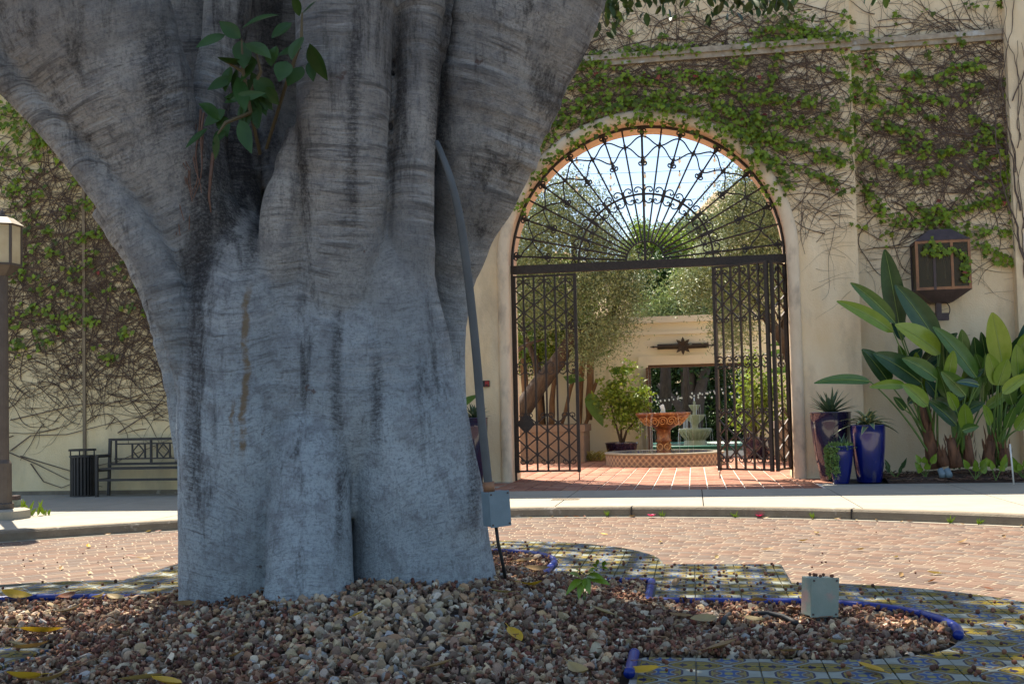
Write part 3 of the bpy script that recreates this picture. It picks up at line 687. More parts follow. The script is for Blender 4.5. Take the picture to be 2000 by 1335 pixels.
for si, (pts, fl) in enumerate(stems):
    K = [np.array(p, float) for p in pts]; P3 = [at_k(p[0], p[1], p[2]) for p in K]; R_ = [p[3]*p[2]/F for p in K]
    # Catmull-Rom resample
    C3, CR = [], []
    for i in range(len(P3)-1):
        a, b_, c, d = P3[max(i-1, 0)], P3[i], P3[i+1], P3[min(i+2, len(P3)-1)]
        for q in range(8):
            t = q/8; C3.append(.5*((2*b_)+(-a+c)*t+(2*a-5*b_+4*c-d)*t*t+(-a+3*b_-3*c+d)*t**3)); CR.append(R_[i]+(R_[i+1]-R_[i])*(t*t*(3-2*t)))
    C3.append(P3[-1]); CR.append(R_[-1])
    tb.tube(C3, CR, 28, sq=(fl, 1), ref=tuple(fdir))
    L_ = np.concatenate([[0], np.cumsum(np.linalg.norm(np.diff(C3, axis=0), axis=1))]); axes.append((np.array(C3), np.array(CR), L_))
me = bpy.data.meshes.new('tmp'); me.from_pydata(tb.v, [], tb.f); me.update()
to = bpy.data.objects.new('tmp', me); col.objects.link(to)
rm = to.modifiers.new('r', 'REMESH'); rm.mode = 'VOXEL'; rm.voxel_size = .014
sm = to.modifiers.new('s', 'SMOOTH'); sm.factor = .5; sm.iterations = 4
dg = bpy.context.evaluated_depsgraph_get(); tm = bpy.data.meshes.new_from_object(to.evaluated_get(dg)); bpy.data.objects.remove(to); tm.name = 'trunk'
nv = len(tm.vertices); co = np.empty(nv*3, np.float32); tm.vertices.foreach_get('co', co); co = co.reshape(-1, 3).astype(float)
no = np.empty(nv*3, np.float32); tm.vertices.foreach_get('normal', no); no = no.reshape(-1, 3)
num = np.zeros(nv); den = np.zeros(nv)
for C3, CR, L_ in axes:
    up = C3[0][2] < C3[-1][2]
    if not up: C3, CR = C3[::-1], CR[::-1]
    L_ = np.concatenate([[0], np.cumsum(np.linalg.norm(np.diff(C3, axis=0), axis=1))])+C3[0][2]
    idx = np.arange(0, len(C3), 2); dmin = np.full(nv, 1e9); sn = np.zeros(nv); sd_ = np.zeros(nv)
    for i in idx:
        dd = np.linalg.norm(co-C3[i], axis=1)/CR[i]; dmin = np.minimum(dmin, dd)
        tg = C3[min(i+1, len(C3)-1)]-C3[max(i-1, 0)]; tg = tg/np.linalg.norm(tg); wg = np.exp(-5*dd); sn += wg*(L_[i]+(co-C3[i]) @ tg); sd_ += wg
    wq = np.exp(-9*np.maximum(dmin-.9, 0)); num += wq*sn/np.maximum(sd_, 1e-30); den += wq
axial = num/np.maximum(den, 1e-12)
def n1(x, seed):
    rg = np.random.default_rng(seed); tab = rg.uniform(-1, 1, 4096); i = np.floor(x).astype(int); f = x-i; f = f*f*(3-2*f); return tab[i % 4096]*(1-f)+tab[(i+1) % 4096]*f
side = co @ RT
wob = .008*np.sin(side*5+axial*2)+.005*np.sin(side*13)
upper = np.clip((co[:, 2]-1.2)/1.5, 0, 1)
disp = (n1((axial+wob)*13, 3)*.012+n1((axial+wob)*27, 4)*.010)*(.06+.94*upper)*np.clip(n1((axial)*3+side*2.2, 5)+.55, 0, 1) + n1(side*6+axial*1.3, 6)*.006+n1(axial*5+side*9, 8)*.003
co += no*disp[:, None]
tm.vertices.foreach_set('co', co.astype(np.float32).ravel())
at = tm.attributes.new('axial', 'FLOAT', 'POINT'); at.data.foreach_set('value', (axial+wob).astype(np.float32))
tm.polygons.foreach_set('use_smooth', np.ones(len(tm.polygons), bool)); tm.update()
def bark_material():
    m = bpy.data.materials.new('fig_bark'); m.use_nodes = True; nd = m.node_tree; L = nd.links; bs = nd.nodes['Principled BSDF']; bs.inputs['Roughness'].default_value = .85; bs.inputs['Specular IOR Level'].default_value = .25
    tc = nd.nodes.new('ShaderNodeTexCoord'); ax = nd.nodes.new('ShaderNodeAttribute'); ax.attribute_name = 'axial'; sp = nd.nodes.new('ShaderNodeSeparateXYZ'); L.new(tc.outputs['Object'], sp.inputs[0])
    def nz(vec, sc, det=6, ro=.6):
        t = nd.nodes.new('ShaderNodeTexNoise'); t.inputs['Scale'].default_value = sc; t.inputs['Detail'].default_value = det; t.inputs['Roughness'].default_value = ro; L.new(vec, t.inputs[0]); return t.outputs[0]
    def vec(x, y, z, kx, ky, kz):
        c = nd.nodes.new('ShaderNodeCombineXYZ')
        for i, (v, k) in enumerate(((x, kx), (y, ky), (z, kz))):
            q = nd.nodes.new('ShaderNodeMath'); q.operation = 'MULTIPLY'; L.new(v, q.inputs[0]); q.inputs[1].default_value = k; L.new(q.outputs[0], c.inputs[i])
        return c.outputs[0]
    def ramp(v, lo, hi, a=0., b_=1.):
        r = nd.nodes.new('ShaderNodeMapRange'); r.interpolation_type = 'SMOOTHSTEP'
        for i, q in ((1, lo), (2, hi), (3, a), (4, b_)): r.inputs[i].default_value = q
        L.new(v, r.inputs[0]); return r.outputs[0]
    def mt(op, a, b_=0.):
        x = nd.nodes.new('ShaderNodeMath'); x.operation = op
        for i, v in enumerate((a, b_)):
            if isinstance(v, (int, float)): x.inputs[i].default_value = v
            else: L.new(v, x.inputs[i])
        return x.outputs[0]
    def mix(f, A, B):
        x = nd.nodes.new('ShaderNodeMix'); x.data_type = 'RGBA'
        for i, v in ((0, f), (6, A), (7, B)):
            if isinstance(v, (int, float)): x.inputs[i].default_value = v
            elif isinstance(v, tuple): x.inputs[i].default_value = (*v, 1)
            else: L.new(v, x.inputs[i])
        return x.outputs[2]
    X, Y_, Z = sp.outputs; A = ax.outputs['Fac']; O = tc.outputs['Object']
    ring_ = nz(vec(X, Y_, A, 2.2, 2.2, 30), 1, 6, .62); gran = nz(O, 70, 8, .75); mott = nz(O, 10, 8, .7); big = nz(O, 1.4, 6); zone = nz(O, 2.1, 4); hatchv = nz(vec(X, Y_, Z, 75, 75, 16), 1, 5, .7); hatchh = nz(vec(X, Y_, A, 16, 16, 95), 1, 5, .7)
    streak = nz(vec(X, Y_, Z, 4.6, 4.6, .6), 1, 8, .72); spots = nz(O, 9, 5, .65); dash = nz(vec(X, Y_, A, 4.5, 4.5, 60), 1, 4, .6)
    side = mt('ADD', mt('ADD', mt('MULTIPLY', X, float(RT[0])), mt('MULTIPLY', Y_, float(RT[1]))), mt('MULTIPLY', Z, float(RT[2])))
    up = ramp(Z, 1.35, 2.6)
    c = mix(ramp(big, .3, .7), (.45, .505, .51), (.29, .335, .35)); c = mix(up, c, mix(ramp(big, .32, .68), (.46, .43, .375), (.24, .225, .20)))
    c = mix(mt('MULTIPLY', ramp(mott, .46, .66), .55), c, (.17, .17, .175))
    c = mix(mt('MULTIPLY', ramp(gran, .47, .64), .5), c, (.12, .12, .122))
    c = mix(mt('MULTIPLY', ramp(hatchv, .54, .66), .38), c, (.13, .13, .135)); c = mix(mt('MULTIPLY', ramp(hatchh, .53, .66), .5), c, (.12, .12, .125))
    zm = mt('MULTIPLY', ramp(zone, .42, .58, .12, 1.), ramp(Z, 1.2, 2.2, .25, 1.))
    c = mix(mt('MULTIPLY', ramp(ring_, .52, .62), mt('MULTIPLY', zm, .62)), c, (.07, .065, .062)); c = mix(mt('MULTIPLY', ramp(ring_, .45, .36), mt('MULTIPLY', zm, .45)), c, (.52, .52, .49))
    c = mix(mt('MULTIPLY', ramp(dash, .67, .71), .5), c, (.06, .055, .055))
    st = mt('ADD', streak, mt('MULTIPLY', ramp(Z, 1.0, 2.3), .085)); c = mix(mt('MULTIPLY', ramp(st, .57, .70), mt('MULTIPLY', ramp(gran, .35, .6, .55, 1.), .85)), c, (.04, .036, .034))
    c = mix(mt('MULTIPLY', ramp(spots, .68, .73), .75), c, (.11, .065, .05))
    # black stains, some bands also painting shade into the creases between stems
    for px, y0, y1, wd, kd in ((378, 330, 1030, .045, 5.2), (420, 200, 520, .11, 5.4), (345, 80, 330, .07, 5.4), (690, 40, 470, .035, 5.15), (655, 620, 900, .03, 5.2), (735, 690, 900, .03, 5.25), (500, 250, 560, .04, 5.4), (655, 900, 1110, .022, 5.0), (860, 60, 330, .05, 5.5), (590, 280, 470, .03, 5.2), (930, 820, 1060, .035, 5.5)):
        pa = at_k(px, y0, kd); pb = at_k(px, y1, kd); s0 = float(pa @ RT); zt0, zb0 = float(pa[2]), float(pb[2])
        dlt = mt('ABSOLUTE', mt('SUBTRACT', mt('SUBTRACT', side, s0), mt('MULTIPLY', mt('SUBTRACT', streak, .5), wd*4)))
        mk = mt('MULTIPLY', mt('MULTIPLY', ramp(dlt, wd*1.5, wd*.2), ramp(Z, zb0-.10, zb0+.25)), mt('MULTIPLY', ramp(Z, zt0+.15, zt0-.15), ramp(mt('ADD', mt('MULTIPLY', gran, .5), mt('MULTIPLY', hatchh, .5)), .40, .58, .3, 1.)))
        c = mix(mt('MULTIPLY', mk, .74), c, (.035, .032, .031))
    # ochre sap runs down the face of the trunk
    for px, y0, y1, wd in ((474, 560, 900, .014), (455, 790, 900, .008)):
        pa = at_k(px, y0, 5.12); pb = at_k(px, y1, 5.12); s0 = float(pa @ RT); s1 = float(pb @ RT); zt0, zb0 = float(pa[2]), float(pb[2]); k = (s1-s0)/(zb0-zt0)
        ctr = mt('ADD', mt('MULTIPLY', mt('SUBTRACT', Z, zt0), k), s0); dlt = mt('ABSOLUTE', mt('SUBTRACT', mt('SUBTRACT', side, ctr), mt('MULTIPLY', mt('SUBTRACT', nz(vec(X, Y_, Z, 1, 1, 6), 1, 5), .5), .10)))
        mk = mt('MULTIPLY', mt('MULTIPLY', ramp(dlt, wd*1.6, wd*.5), ramp(Z, zb0-.02, zb0+.05)), mt('MULTIPLY', ramp(Z, zt0+.05, zt0-.05), ramp(mott, .40, .56, .25, 1.)))
        c = mix(mt('MULTIPLY', mk, .85), c, (.20, .135, .065))
    L.new(c, bs.inputs['Base Color'])
    h = mt('ADD', mt('ADD', mt('MULTIPLY', ring_, mt('MULTIPLY', zm, 1.5)), mt('MULTIPLY', gran, .75)), mt('ADD', mt('MULTIPLY', mott, .8), mt('ADD', mt('MULTIPLY', hatchh, .4), mt('MULTIPLY', hatchv, .3))))
    bp = nd.nodes.new('ShaderNodeBump'); bp.inputs['Strength'].default_value = .9; bp.inputs['Distance'].default_value = .018; L.new(h, bp.inputs['Height']); L.new(bp.outputs[0], bs.inputs['Normal'])
    return m
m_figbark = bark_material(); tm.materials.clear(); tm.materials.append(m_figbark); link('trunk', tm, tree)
# upper limbs
def limb(p0, p1, p2, ra, rb_): 
    pts = [Vector(p0).lerp(Vector(p1), t).lerp(Vector(p1).lerp(Vector(p2), t), t) for t in np.linspace(0, 1, 12)]
    b = MB(); b.tube(pts, list(np.linspace(ra, rb_, 12)), 10); b.build('limb', m_figbark, tree, True); return pts
e1 = at_k(1260, -560, 5.4); e2 = at_k(-160, -560, 4.9); e3 = at_k(684, -190, 5.42); e4 = at_k(450, -150, 5.75); e5 = at_k(815, -150, 5.58); e6 = at_k(365, -150, 6.5); e7 = at_k(540, -110, 6.4); e8 = at_k(880, -150, 6.45)
limbs = []
for p0, p2, ra in ((e1, (.6, 7.6, 7.6), .24), (e1, (-.2, 9.8, 7.4), .16), (e2, (-6.4, 6.2, 7.4), .30), (e2, (-5.2, 8.4, 8.2), .2), (e3, (-2.2, 6.2, 8.6), .25), (e3, (-1.2, 8.2, 8.6), .16), (e4, (-3.6, 7.8, 8.4), .12), (e5, (-.8, 6.4, 8.8), .14), (e6, (-4.6, 9.6, 8.4), .22), (e7, (-3.0, 10.4, 8.2), .19), (e8, (.3, 8.2, 8.6), .2)):
    p0 = Vector(p0); p2 = Vector(p2); mid = p0.lerp(p2, .45)+Vector((0, 0, .5)); limbs.append(limb(p0-Vector((0, 0, .25)), mid, p2, ra, .04))
# crown: leafy clumps out along and above the limbs
cl = []
while len(cl) < 440:
    x, y, z = random.uniform(-8.2, .9), random.uniform(4.7, 11.8), random.uniform(6.15, 9.6)
    e = ((x+3.35)/4.7)**2+((y-7.1)/4.6)**2
    if e+max(0, (z-7.6)/2.4)**2 < 1 and z > 5.0+.115*y+.25*math.sin(x*1.7)*math.sin(y*1.3)+.3: cl.append((x, y, z))
cl += [(-3.45+random.gauss(0, .35), 6.5+random.gauss(0, .35), 7.2+random.uniform(-.5, 1)) for _ in range(26)]  # added unseen clumps that keep the sun off the sprig
cl = np.array(cl); per = 62; N = len(cl)*per
pos = np.repeat(cl, per, 0)+rng.normal(0, .26, (N, 3))*np.array([1, 1, .6])
keep = pos[:, 2] > 4.55+.31*np.abs(pos[:, 1]-2)*.55+.2
sv = np.array(SUNV)
for gx_, gy_, gr in ((1135, 1262, .17), (1165, 1300, .13), (1105, 1225, .11), (1175, 1084, .16), (1110, 1078, .12), (1225, 1095, .10), (1985, 1176, .12), (60, 1200, .13), (1290, 1290, .12), (1500, 1225, .16), (1390, 1300, .15), (1620, 1292, .12), (1740, 1215, .11), (1850, 1300, .14), (1420, 1240, .10), (1560, 1160, .09), (1700, 1165, .10), (200, 1142, .10), (1020, 1095, .08), (1440, 1120, .07)):   # foliage openings shaped along sun lines to throw sun patches below
    q = pos-at_z(gx_, gy_, .46); dd = np.linalg.norm(q-(q @ sv)[:, None]*sv, axis=1); keep &= ~(dd < gr*rng.uniform(.7, 1.15, N))
pos = pos[keep]; N = len(pos)
d = rng.normal(size=(N, 3)); d[:, 2] -= .5; nn = rng.normal(size=(N, 3))*.6; nn[:, 2] += 1
sc = rng.uniform(.10, .165, N); 
crown = stuff(scatter('crown', np.array(LEAF8[0])*np.array([.52, 1, 1]), LEAF8[1], pos, frame_mats(d, nn), sc, m_leaf_crown, tree))
# low hanging twigs of the crown by the wall
hb = MB(); lp = []; ld = []
for sx_, sy_, k, ln in [(1235, -60, 8.9, 70), (1290, -70, 8.8, 90), (1330, -60, 8.9, 80), (1385, -70, 8.8, 92), (1430, -70, 8.7, 90), (1475, -70, 8.7, 88), (1520, -70, 8.7, 95), (1555, -60, 8.9, 75), (1262, -60, 9.1, 84), (1408, -60, 9.1, 88), (1500, -60, 9, 90), (1740, -70, 8.9, 68), (1195, -30, 9, 60), (1180, -20, 8.7, 80)]:
    pts = [at_k(sx_+random.uniform(-6, 6)*i/5, sy_-8+ln*i/5, k) for i in range(6)]; hb.tube(pts, [.012, .01, .009, .008, .006, .004], 4)
    for i in range(30):
        t = random.uniform(.05, 1); a = np.array(pts[min(4, int(t*5))]); lp.append(a+rng.normal(0, .085, 3)); ld.append((rng.normal()*.6, rng.normal()*.6, -1.))
    top = Vector(pts[0]); hb.tube([top, top+Vector((-.3, -.2, .9)), top+Vector((-.9, -.3, 1.9))], [.012, .018, .03], 5)
hb.build('hanging_twigs', m_figbark, tree); lp = np.array(lp); ld = np.array(ld); N = len(lp)
stuff(scatter('hanging_leaves', np.array(LEAF8[0])*np.array([.5, 1, 1]), LEAF8[1], lp, frame_mats(ld, rng.normal(size=(N, 3))+np.array([0, -1.2, 0])), rng.uniform(.075, .125, N), m_leaf_crown, tree))
# leafy sprig sprouting from the crotch ---------------------------
def fleaf(px, py, qx, qy, hw, k0=5.0, k1=4.95, nrm=None):
    p0, p1 = at_k(px, py, k0), at_k(qx, qy, k1); b = MB()
    nv_ = Vector(nrm) if nrm is not None else Vector((random.uniform(-.6, .6), -1, random.uniform(.1, .9)))
    b.blade(p0, p1, hw*k0/F, nv_, 8, fold=random.uniform(.1, .3), sag=random.uniform(-.03, .08), peak=.85, power=.9); b.build('leaf', m_leaf_fig, sprig, True)
sprig = T('fig_sprig', 'glossy dark green leafy sprig sprouting from the crotch of the trunk', 'sprig', at_k(500, 230, 5.2))
for a in [(470, 75, 428, 42, 16), (440, 68, 382, 94, 13), (480, 85, 530, 115, 17), (480, 130, 425, 112, 16), (455, 150, 405, 176, 13), (495, 155, 540, 198, 22), (470, 80, 476, 135, 20), (430, 235, 388, 203, 17), (425, 262, 420, 312, 13), (468, 235, 492, 300, 17), (450, 195, 520, 182, 12), (590, 72, 570, 118, 22), (605, 85, 640, 158, 22), (570, 45, 530, 75, 17), (588, 30, 618, 2, 12), (585, 32, 572, -10, 10), (560, 120, 545, 160, 20), (590, 130, 562, 168, 18), (450, 130, 440, 180, 16), (500, 200, 506, 250, 15), (430, 225, 444, 268, 15), (465, 150, 480, 218, 16), (530, 130, 540, 90, 20), (605, 120, 612, 160, 12), (405, 250, 362, 290, 9), (520, 170, 545, 205, 15), (440, 255, 415, 285, 10), (500, 120, 470, 160, 15), (545, 30, 472, 56, 7)]:
    fleaf(a[0], a[1], a[2], a[3], a[4]*.92, k0=5.0+random.uniform(-.06, .08), k1=4.95+random.uniform(-.1, .1))
for _ in range(16):
    x, y = random.choice(((470, 110), (500, 160), (445, 220), (565, 110), (480, 190), (590, 90))); q = random.uniform(0, 2*PI); x += random.gauss(0, 14); y += random.gauss(0, 14); fleaf(x, y, x+50*math.cos(q), y+55*abs(math.sin(q)), random.uniform(10, 15), 5.06, 5.05)
for pl in ([(508, 300, 5.35), (490, 220, 5.05), (475, 140, 5.0), (472, 78, 5.0)], [(490, 220, 5.05), (440, 240, 5.0), (425, 262, 5.0)], [(520, 290, 5.35), (560, 160, 5.08), (588, 80, 5.02), (590, 25, 5.0)], [(475, 140, 5.0), (440, 120, 5.0)], [(480, 200, 5.03), (510, 140, 5.0), (500, 100, 5.)]):
    b = MB(); b.tube([at_k(*p) for p in pl], [.009]*(len(pl)-1)+[.004], 5); b.build('twig', M('twig', (.10, .08, .04), rough=.7) if 'twig' not in bpy.data.materials else bpy.data.materials['twig'], sprig)
# aerial roots
m_root = M('aerial_root', (.13, .065, .04), (.20, .12, .085), 20, .9)
for i in range(16):
    x = random.uniform(345, 400); y0 = random.uniform(205, 260); y1 = random.uniform(330, 470); b = MB(); pts = []
    for t in np.linspace(0, 1, 9): pts.append(at_k(x+12*math.sin(t*5+i)*t-18*t*(x > 385), y0+(y1-y0)*t, 5.34+.02*math.sin(i+t*3)-.12*t))
    b.tube(pts, list(np.linspace(.006, .0025, 9)), 4); b.build('aerial_root', m_root, tree)
b = MB(); b.tube([at_k(416, 300, 5.36), at_k(411, 345, 5.3), at_k(408, 385, 5.3), at_k(412, 415, 5.3)], [.011, .009, .007, .004], 5); b.build('aerial_root', m_root, tree)
# ================================================================ conduit and boxes on the trunk
cp = [(853, 278, 5.34), (862, 300, 5.28), (880, 350, 5.22), (897, 420, 5.2), (910, 510, 5.2), (921, 600, 5.2), (931, 700, 5.2), (939, 800, 5.2), (948, 890, 5.2), (955, 955, 5.2)]
cdt = T('conduit_pipe', 'grey conduit pipe curving down the side of the trunk into a box', 'pipe', at_k(955, 955, 5.2))
P3 = [Vector(at_k(*p)) for p in cp]; pts = []
for i in range(len(P3)-1):
    a, b_, c, d = P3[max(i-1, 0)], P3[i], P3[i+1], P3[min(i+2, len(P3)-1)]
    for q in range(6): t = q/6; pts.append(.5*((2*b_)+(-a+c)*t+(2*a-5*b_+4*c-d)*t*t+(-a+3*b_-3*c+d)*t**3))
pts.append(P3[-1]); b = MB(); b.tube(pts, [.013+.008*min(1, i/20) for i in range(len(pts))], 10); b.build('pipe', m_pipe, cdt, True)
b = MB(); b.tube([at_k(954, 940, 5.2), at_k(956, 962, 5.2)], .027, 10); b.build('fitting', m_copper, cdt, True)
def jbox(name, label, c, wx, dy, h, R, mat, lid):
    t = T(name, label, 'electrical box', c); b = MB(); b.box(c, (wx, dy, h), R=R); o = b.build('case', mat, t); md = o.modifiers.new('b', 'BEVEL'); md.width = .004; md.segments = 2
    b = MB(); cc = Vector(c)+R @ Vector((0, -dy/2-.003, 0)); b.box(cc, (wx*1.04, .006, h*1.03), R=R); o = b.build('lid', lid, t); 
    for sx in (-1, 1):
        for sz in (-1, 1):
            b = MB(); q = cc+R @ Vector((sx*wx*.43, -.004, sz*h*.44)); b.box(q, (.008, .004, .008), R=R); b.build('screw', m_copperd, t)
    return t
c = at_k(968, 992, 5.2); R = Matrix.Rotation(rad(38), 3, 'Z') @ Matrix.Rotation(rad(-3), 3, 'Y')
jbox('junction_box', 'weathered blue grey junction box hanging on the conduit beside the trunk', c, .105, .085, .165, R, m_boxg, m_boxg)
b = MB(); b.tube([at_k(968, 1022, 5.2), at_k(973, 1060, 5.2), at_k(981, 1095, 5.22), at_k(987, 1128, 5.25)], .0085, 8)
tag(b.build('black_cable', m_black, smooth=True), 'thin black cable running from the hanging box down into the gravel', 'cable')
b0 = at_z(1601, 1202, .47); k = float((b0-CAM) @ fw); c = at_k(1600, 1163, k); R = Matrix.Rotation(rad(28), 3, 'Z') @ Matrix.Rotation(rad(4), 3, 'Y')
t = jbox('ground_box', 'faded green electrical box standing in the gravel near the cobalt edging', c, .135, .075, .165, R, m_boxg2, m_boxg2)
b = MB(); b.tube([(c[0], c[1], c[2]-.06), (c[0], c[1], .40)], .028, 10); b.build('stub_pipe', m_pipe, t)
for q in range(7):
    b = MB(); b.lathe([(.001, -.007), (.006, -.004), (.008, .001), (.005, .006), (.001, .008)], Vector(c)+R @ Vector((random.uniform(-.06, .06), random.uniform(-.03, .03), .0895)), 7); tag(b.build('fallen_fig', m_lit[0], smooth=True), 'tiny dried fig lying on top of the green electrical box', 'fig', 'figs on the electrical box')
for pl in ([(1425, 1198), (1416, 1206), (1412, 1216)], [(1468, 1197), (1500, 1196), (1530, 1203), (1556, 1216)]):
    b = MB(); b.tube([at_z(x, y, .475) for x, y in pl], .011, 8); tag(b.build('drip_hose', m_black, smooth=True), ('short upright bend of black drip hose in the gravel' if len(pl) == 3 else 'long arching piece of black drip hose beside the green box'), 'hose', 'drip hose pieces')

# ================================================================ courtyard beyond the gate
BY = 31.0
ib = T('courtyard_building', 'low cream courtyard building with a wide open doorway and plain parapet', 'building', (0, BY, .13))
dx0, dx1, dz1 = at_y(1268, 800, BY)[0], 1.55, at_y(1300, 712, BY)[2]; zt = at_y(1300, 619, BY)[2]
b = MB(); b.bb(-9, dx0, BY, BY+.7, .0, zt); b.bb(dx1, 7, BY, BY+.7, .0, zt); b.bb(dx0, dx1, BY, BY+.7, dz1, zt); b.build('wall', m_cream, ib)
b = MB(); b.prismY([(-9, zt-.16), (7, zt-.16), (7, zt+.02), (-9, zt+.02)], BY-.10, BY+.75); b.build('parapet_cap', m_creamtrim, ib)
b = MB(); b.bb(-9, 7, BY-.05, BY+.01, zt-.5, zt-.40); b.build('parapet_band', m_creamtrim, ib)
for x0, x1, z0, z1 in ((dx0-.28, dx0-.003, .13, dz1+.26), (dx1+.003, dx1+.28, .13, dz1+.26), (dx0-.003, dx1+.003, dz1+.003, dz1+.26)):
    b = MB(); b.bb(x0, x1, BY-.07, BY+.01, z0, z1); b.build('door_surround', m_creamtrim, ib)
for x0, x1, z0, z1 in ((dx0, dx0+.07, .13, dz1-.07), (dx1-.07, dx1, .13, dz1-.07), (dx0, dx1, dz1-.075, dz1)):
    b = MB(); b.bb(x0+.002, x1-.002, BY+.03, BY+.28, z0, z1-.002); b.build('door_frame', m_brown, ib)
for x, s_ in ((dx0+.01, 1), (dx1-.01, -1)):
    b = MB(); b.box((x-s_*.02, BY-.30, .13+(dz1-.2)/2), (.06, .62, dz1-.24)); d_ = b.build('door', m_brown, ib); b = MB(); b.box((x+s_*.03, BY-.5, 1.2), (.03, .03, .3)); b.build('handle', m_iron, d_)
for x in (-3.2, -2.35): b = MB(); b.bb(x-.03, x+.03, BY-.025, BY+.01, .13, zt-.5); b.build('pilaster_strip', m_creamtrim, ib)
# ornament
o_ = T('iron_ornament', 'dark iron bar ornament with a star flower above the courtyard doorway', 'ornament', at_y(1334, 676, BY)); c = at_y(1334, 676, BY)
b = MB(); b.tube([(c[0]-.72, BY-.1, c[2]), (c[0]+.72, BY-.1, c[2])], .105, 8, sq=(.75, 1)); b.build('bar', m_iron, o_)
for s_ in (-1, 1): b = MB(); b.tube([(c[0]+s_*.7, BY-.1, c[2]), (c[0]+s_*.80, BY-.1, c[2]), (c[0]+s_*.83, BY-.1, c[2]), (c[0]+s_*.94, BY-.1, c[2])], [.02, .02, .035, .004], 6); b.build('finial', m_iron, o_)
for a in [i*PI/4 for i in range(8)]:
    b = MB(); L_ = .26 if abs(math.sin(a)) > .5 else .12; b.blade((c[0], BY-.2, c[2]), (c[0]+math.cos(a)*L_, BY-.2, c[2]+math.sin(a)*L_), .06, (0, -1, 0), 6); b.build('petal', m_iron, o_)
# courtyard side walls
for x, lb in ((-9.2, 'plain cream wall along the olive side of the courtyard'), (7.0, 'plain cream wall behind the citrus side of the courtyard')):
    b = MB(); b.bb(x, x+.25, GB, BY, -.05, 2.5); o = b.build('court_wall', m_cream); tag(o, lb, 'wall')
# fountain --------------------------------------------------------
fc = (-.72, 26.2); fz = .13
ft = T('tiled_fountain', 'round tiled fountain with a carved orange terracotta bowl in the courtyard', 'fountain', (*fc, fz))
def diamond_mat():
    m = bpy.data.materials.new('basin_tile'); m.use_nodes = True; nd = m.node_tree; L = nd.links; bs = nd.nodes['Principled BSDF']; bs.inputs['Roughness'].default_value = .7
    uv = nd.nodes.new('ShaderNodeUVMap'); sp = nd.nodes.new('ShaderNodeSeparateXYZ'); L.new(uv.outputs[0], sp.inputs[0])
    def mt(op, a, b_=None):
        x = nd.nodes.new('ShaderNodeMath'); x.operation = op
        for i, v in enumerate((a, b_)):
            if v is None: continue
            if isinstance(v, (int, float)): x.inputs[i].default_value = v
            else: L.new(v, x.inputs[i])
        return x.outputs[0]
    u = mt('COSINE', mt('MULTIPLY', sp.outputs[0], 2*PI)); v = mt('COSINE', mt('MULTIPLY', sp.outputs[1], 2*PI)); s = mt('ABSOLUTE', mt('ADD', u, v))
    def mix(f, A, B):
        x = nd.nodes.new('ShaderNodeMix'); x.data_type = 'RGBA'; L.new(f, x.inputs[0])
        for i, q in ((6, A), (7, B)):
            if isinstance(q, tuple): x.inputs[i].default_value = (*q, 1)
            else: L.new(q, x.inputs[i])
        return x.outputs[2]
    gt = lambda a, t: mt('GREATER_THAN', a, t)
    c = mix(gt(s, .28), (.50, .36, .24), (.26, .16, .115)); c = mix(gt(s, .9), c, (.34, .23, .17)); c = mix(gt(s, 1.25), c, (.17, .11, .09)); L.new(c, bs.inputs['Base Color']); return m
b = MB(); n = 64; RB = 1.4; H = .31; prof = [(RB, 0), (RB, H-.05), (RB+.03, H-.045), (RB+.03, H-.01), (RB+.015, H), (RB-.20, H), (RB-.21, H-.01)]
vs = []
me = None
b.lathe(prof[:2], (*fc, fz), n); o = b.build('basin', diamond_mat(), ft)
uvl = o.data.uv_layers.new(name='UVMap')
for pgi, pg in enumerate(o.data.polygons):
    j = pgi % n
    for li in pg.loop_indices:
        co_ = o.data.vertices[o.data.loops[li].vertex_index].co; a = math.atan2(co_.y-fc[1], co_.x-fc[0]) % (2*PI)
        if j == n-1 and a < 1: a += 2*PI
        uvl.data[li].uv = (a*RB/.15, (co_.z-fz)/.15)
b = MB(); b.lathe(prof[1:], (*fc, fz), n); b.build('rim', m_conc, ft, True)
b = MB(); b.lathe([(RB-.21, H-.01), (RB-.22, .08), (.0, .08)], (*fc, fz), n); b.build('pool_lining', M('pool_tile', (.02, .03, .2), (.25, .25, .12), 14, .3), ft)
m_water = M('water', (.10, .13, .12), rough=.06, spec=.6)
b = MB(); b.lathe([(RB-.212, H-.06), (.0, H-.06)], (*fc, fz), n); b.build('water', m_water, ft)
m_terra = M('carved_terracotta', (.22, .065, .010), (.12, .032, .007), 9, .35, .5, 22, spec=.5, coat=.3, c3=(.45, .2, .06), scale3=7, thr3=(.55, .7))
bz = at_y(1297, 805, fc[1])[2]; bb0 = at_y(1297, 838, fc[1])[2]
b = MB(); b.lathe([(.0, bb0-.02), (.14, bb0), (.22, bb0+.03), (.36, bb0+.10), (.50, bb0+.2), (.59, bb0+.30), (.615, bz-.08), (.65, bz-.07), (.66, bz-.01), (.645, bz), (.60, bz-.005), (.55, bz-.07), (.0, bz-.12)], (*fc, 0), 48); bowl = b.build('bowl', m_terra, ft, True)
m_relief = M('relief', (.55, .32, .15), (.45, .22, .09), 8, .4)
for q in range(16):
    a0 = 2*PI*q/16; b = MB(); pts = []
    for i in range(22):
        t = i/21; rr = .115*(1-t*.82); th = t*4.2*PI*.9+q; da = rr*math.cos(th)/.52; zz = bb0+.20+rr*math.sin(th)
        R_ = .50+(zz-bb0-.2)*.85; pts.append((fc[0]+(R_+.012)*math.cos(a0+da), fc[1]+(R_+.012)*math.sin(a0+da), zz))
    b.tube(pts, .012, 4); b.build('carved_scroll', m_relief, bowl)
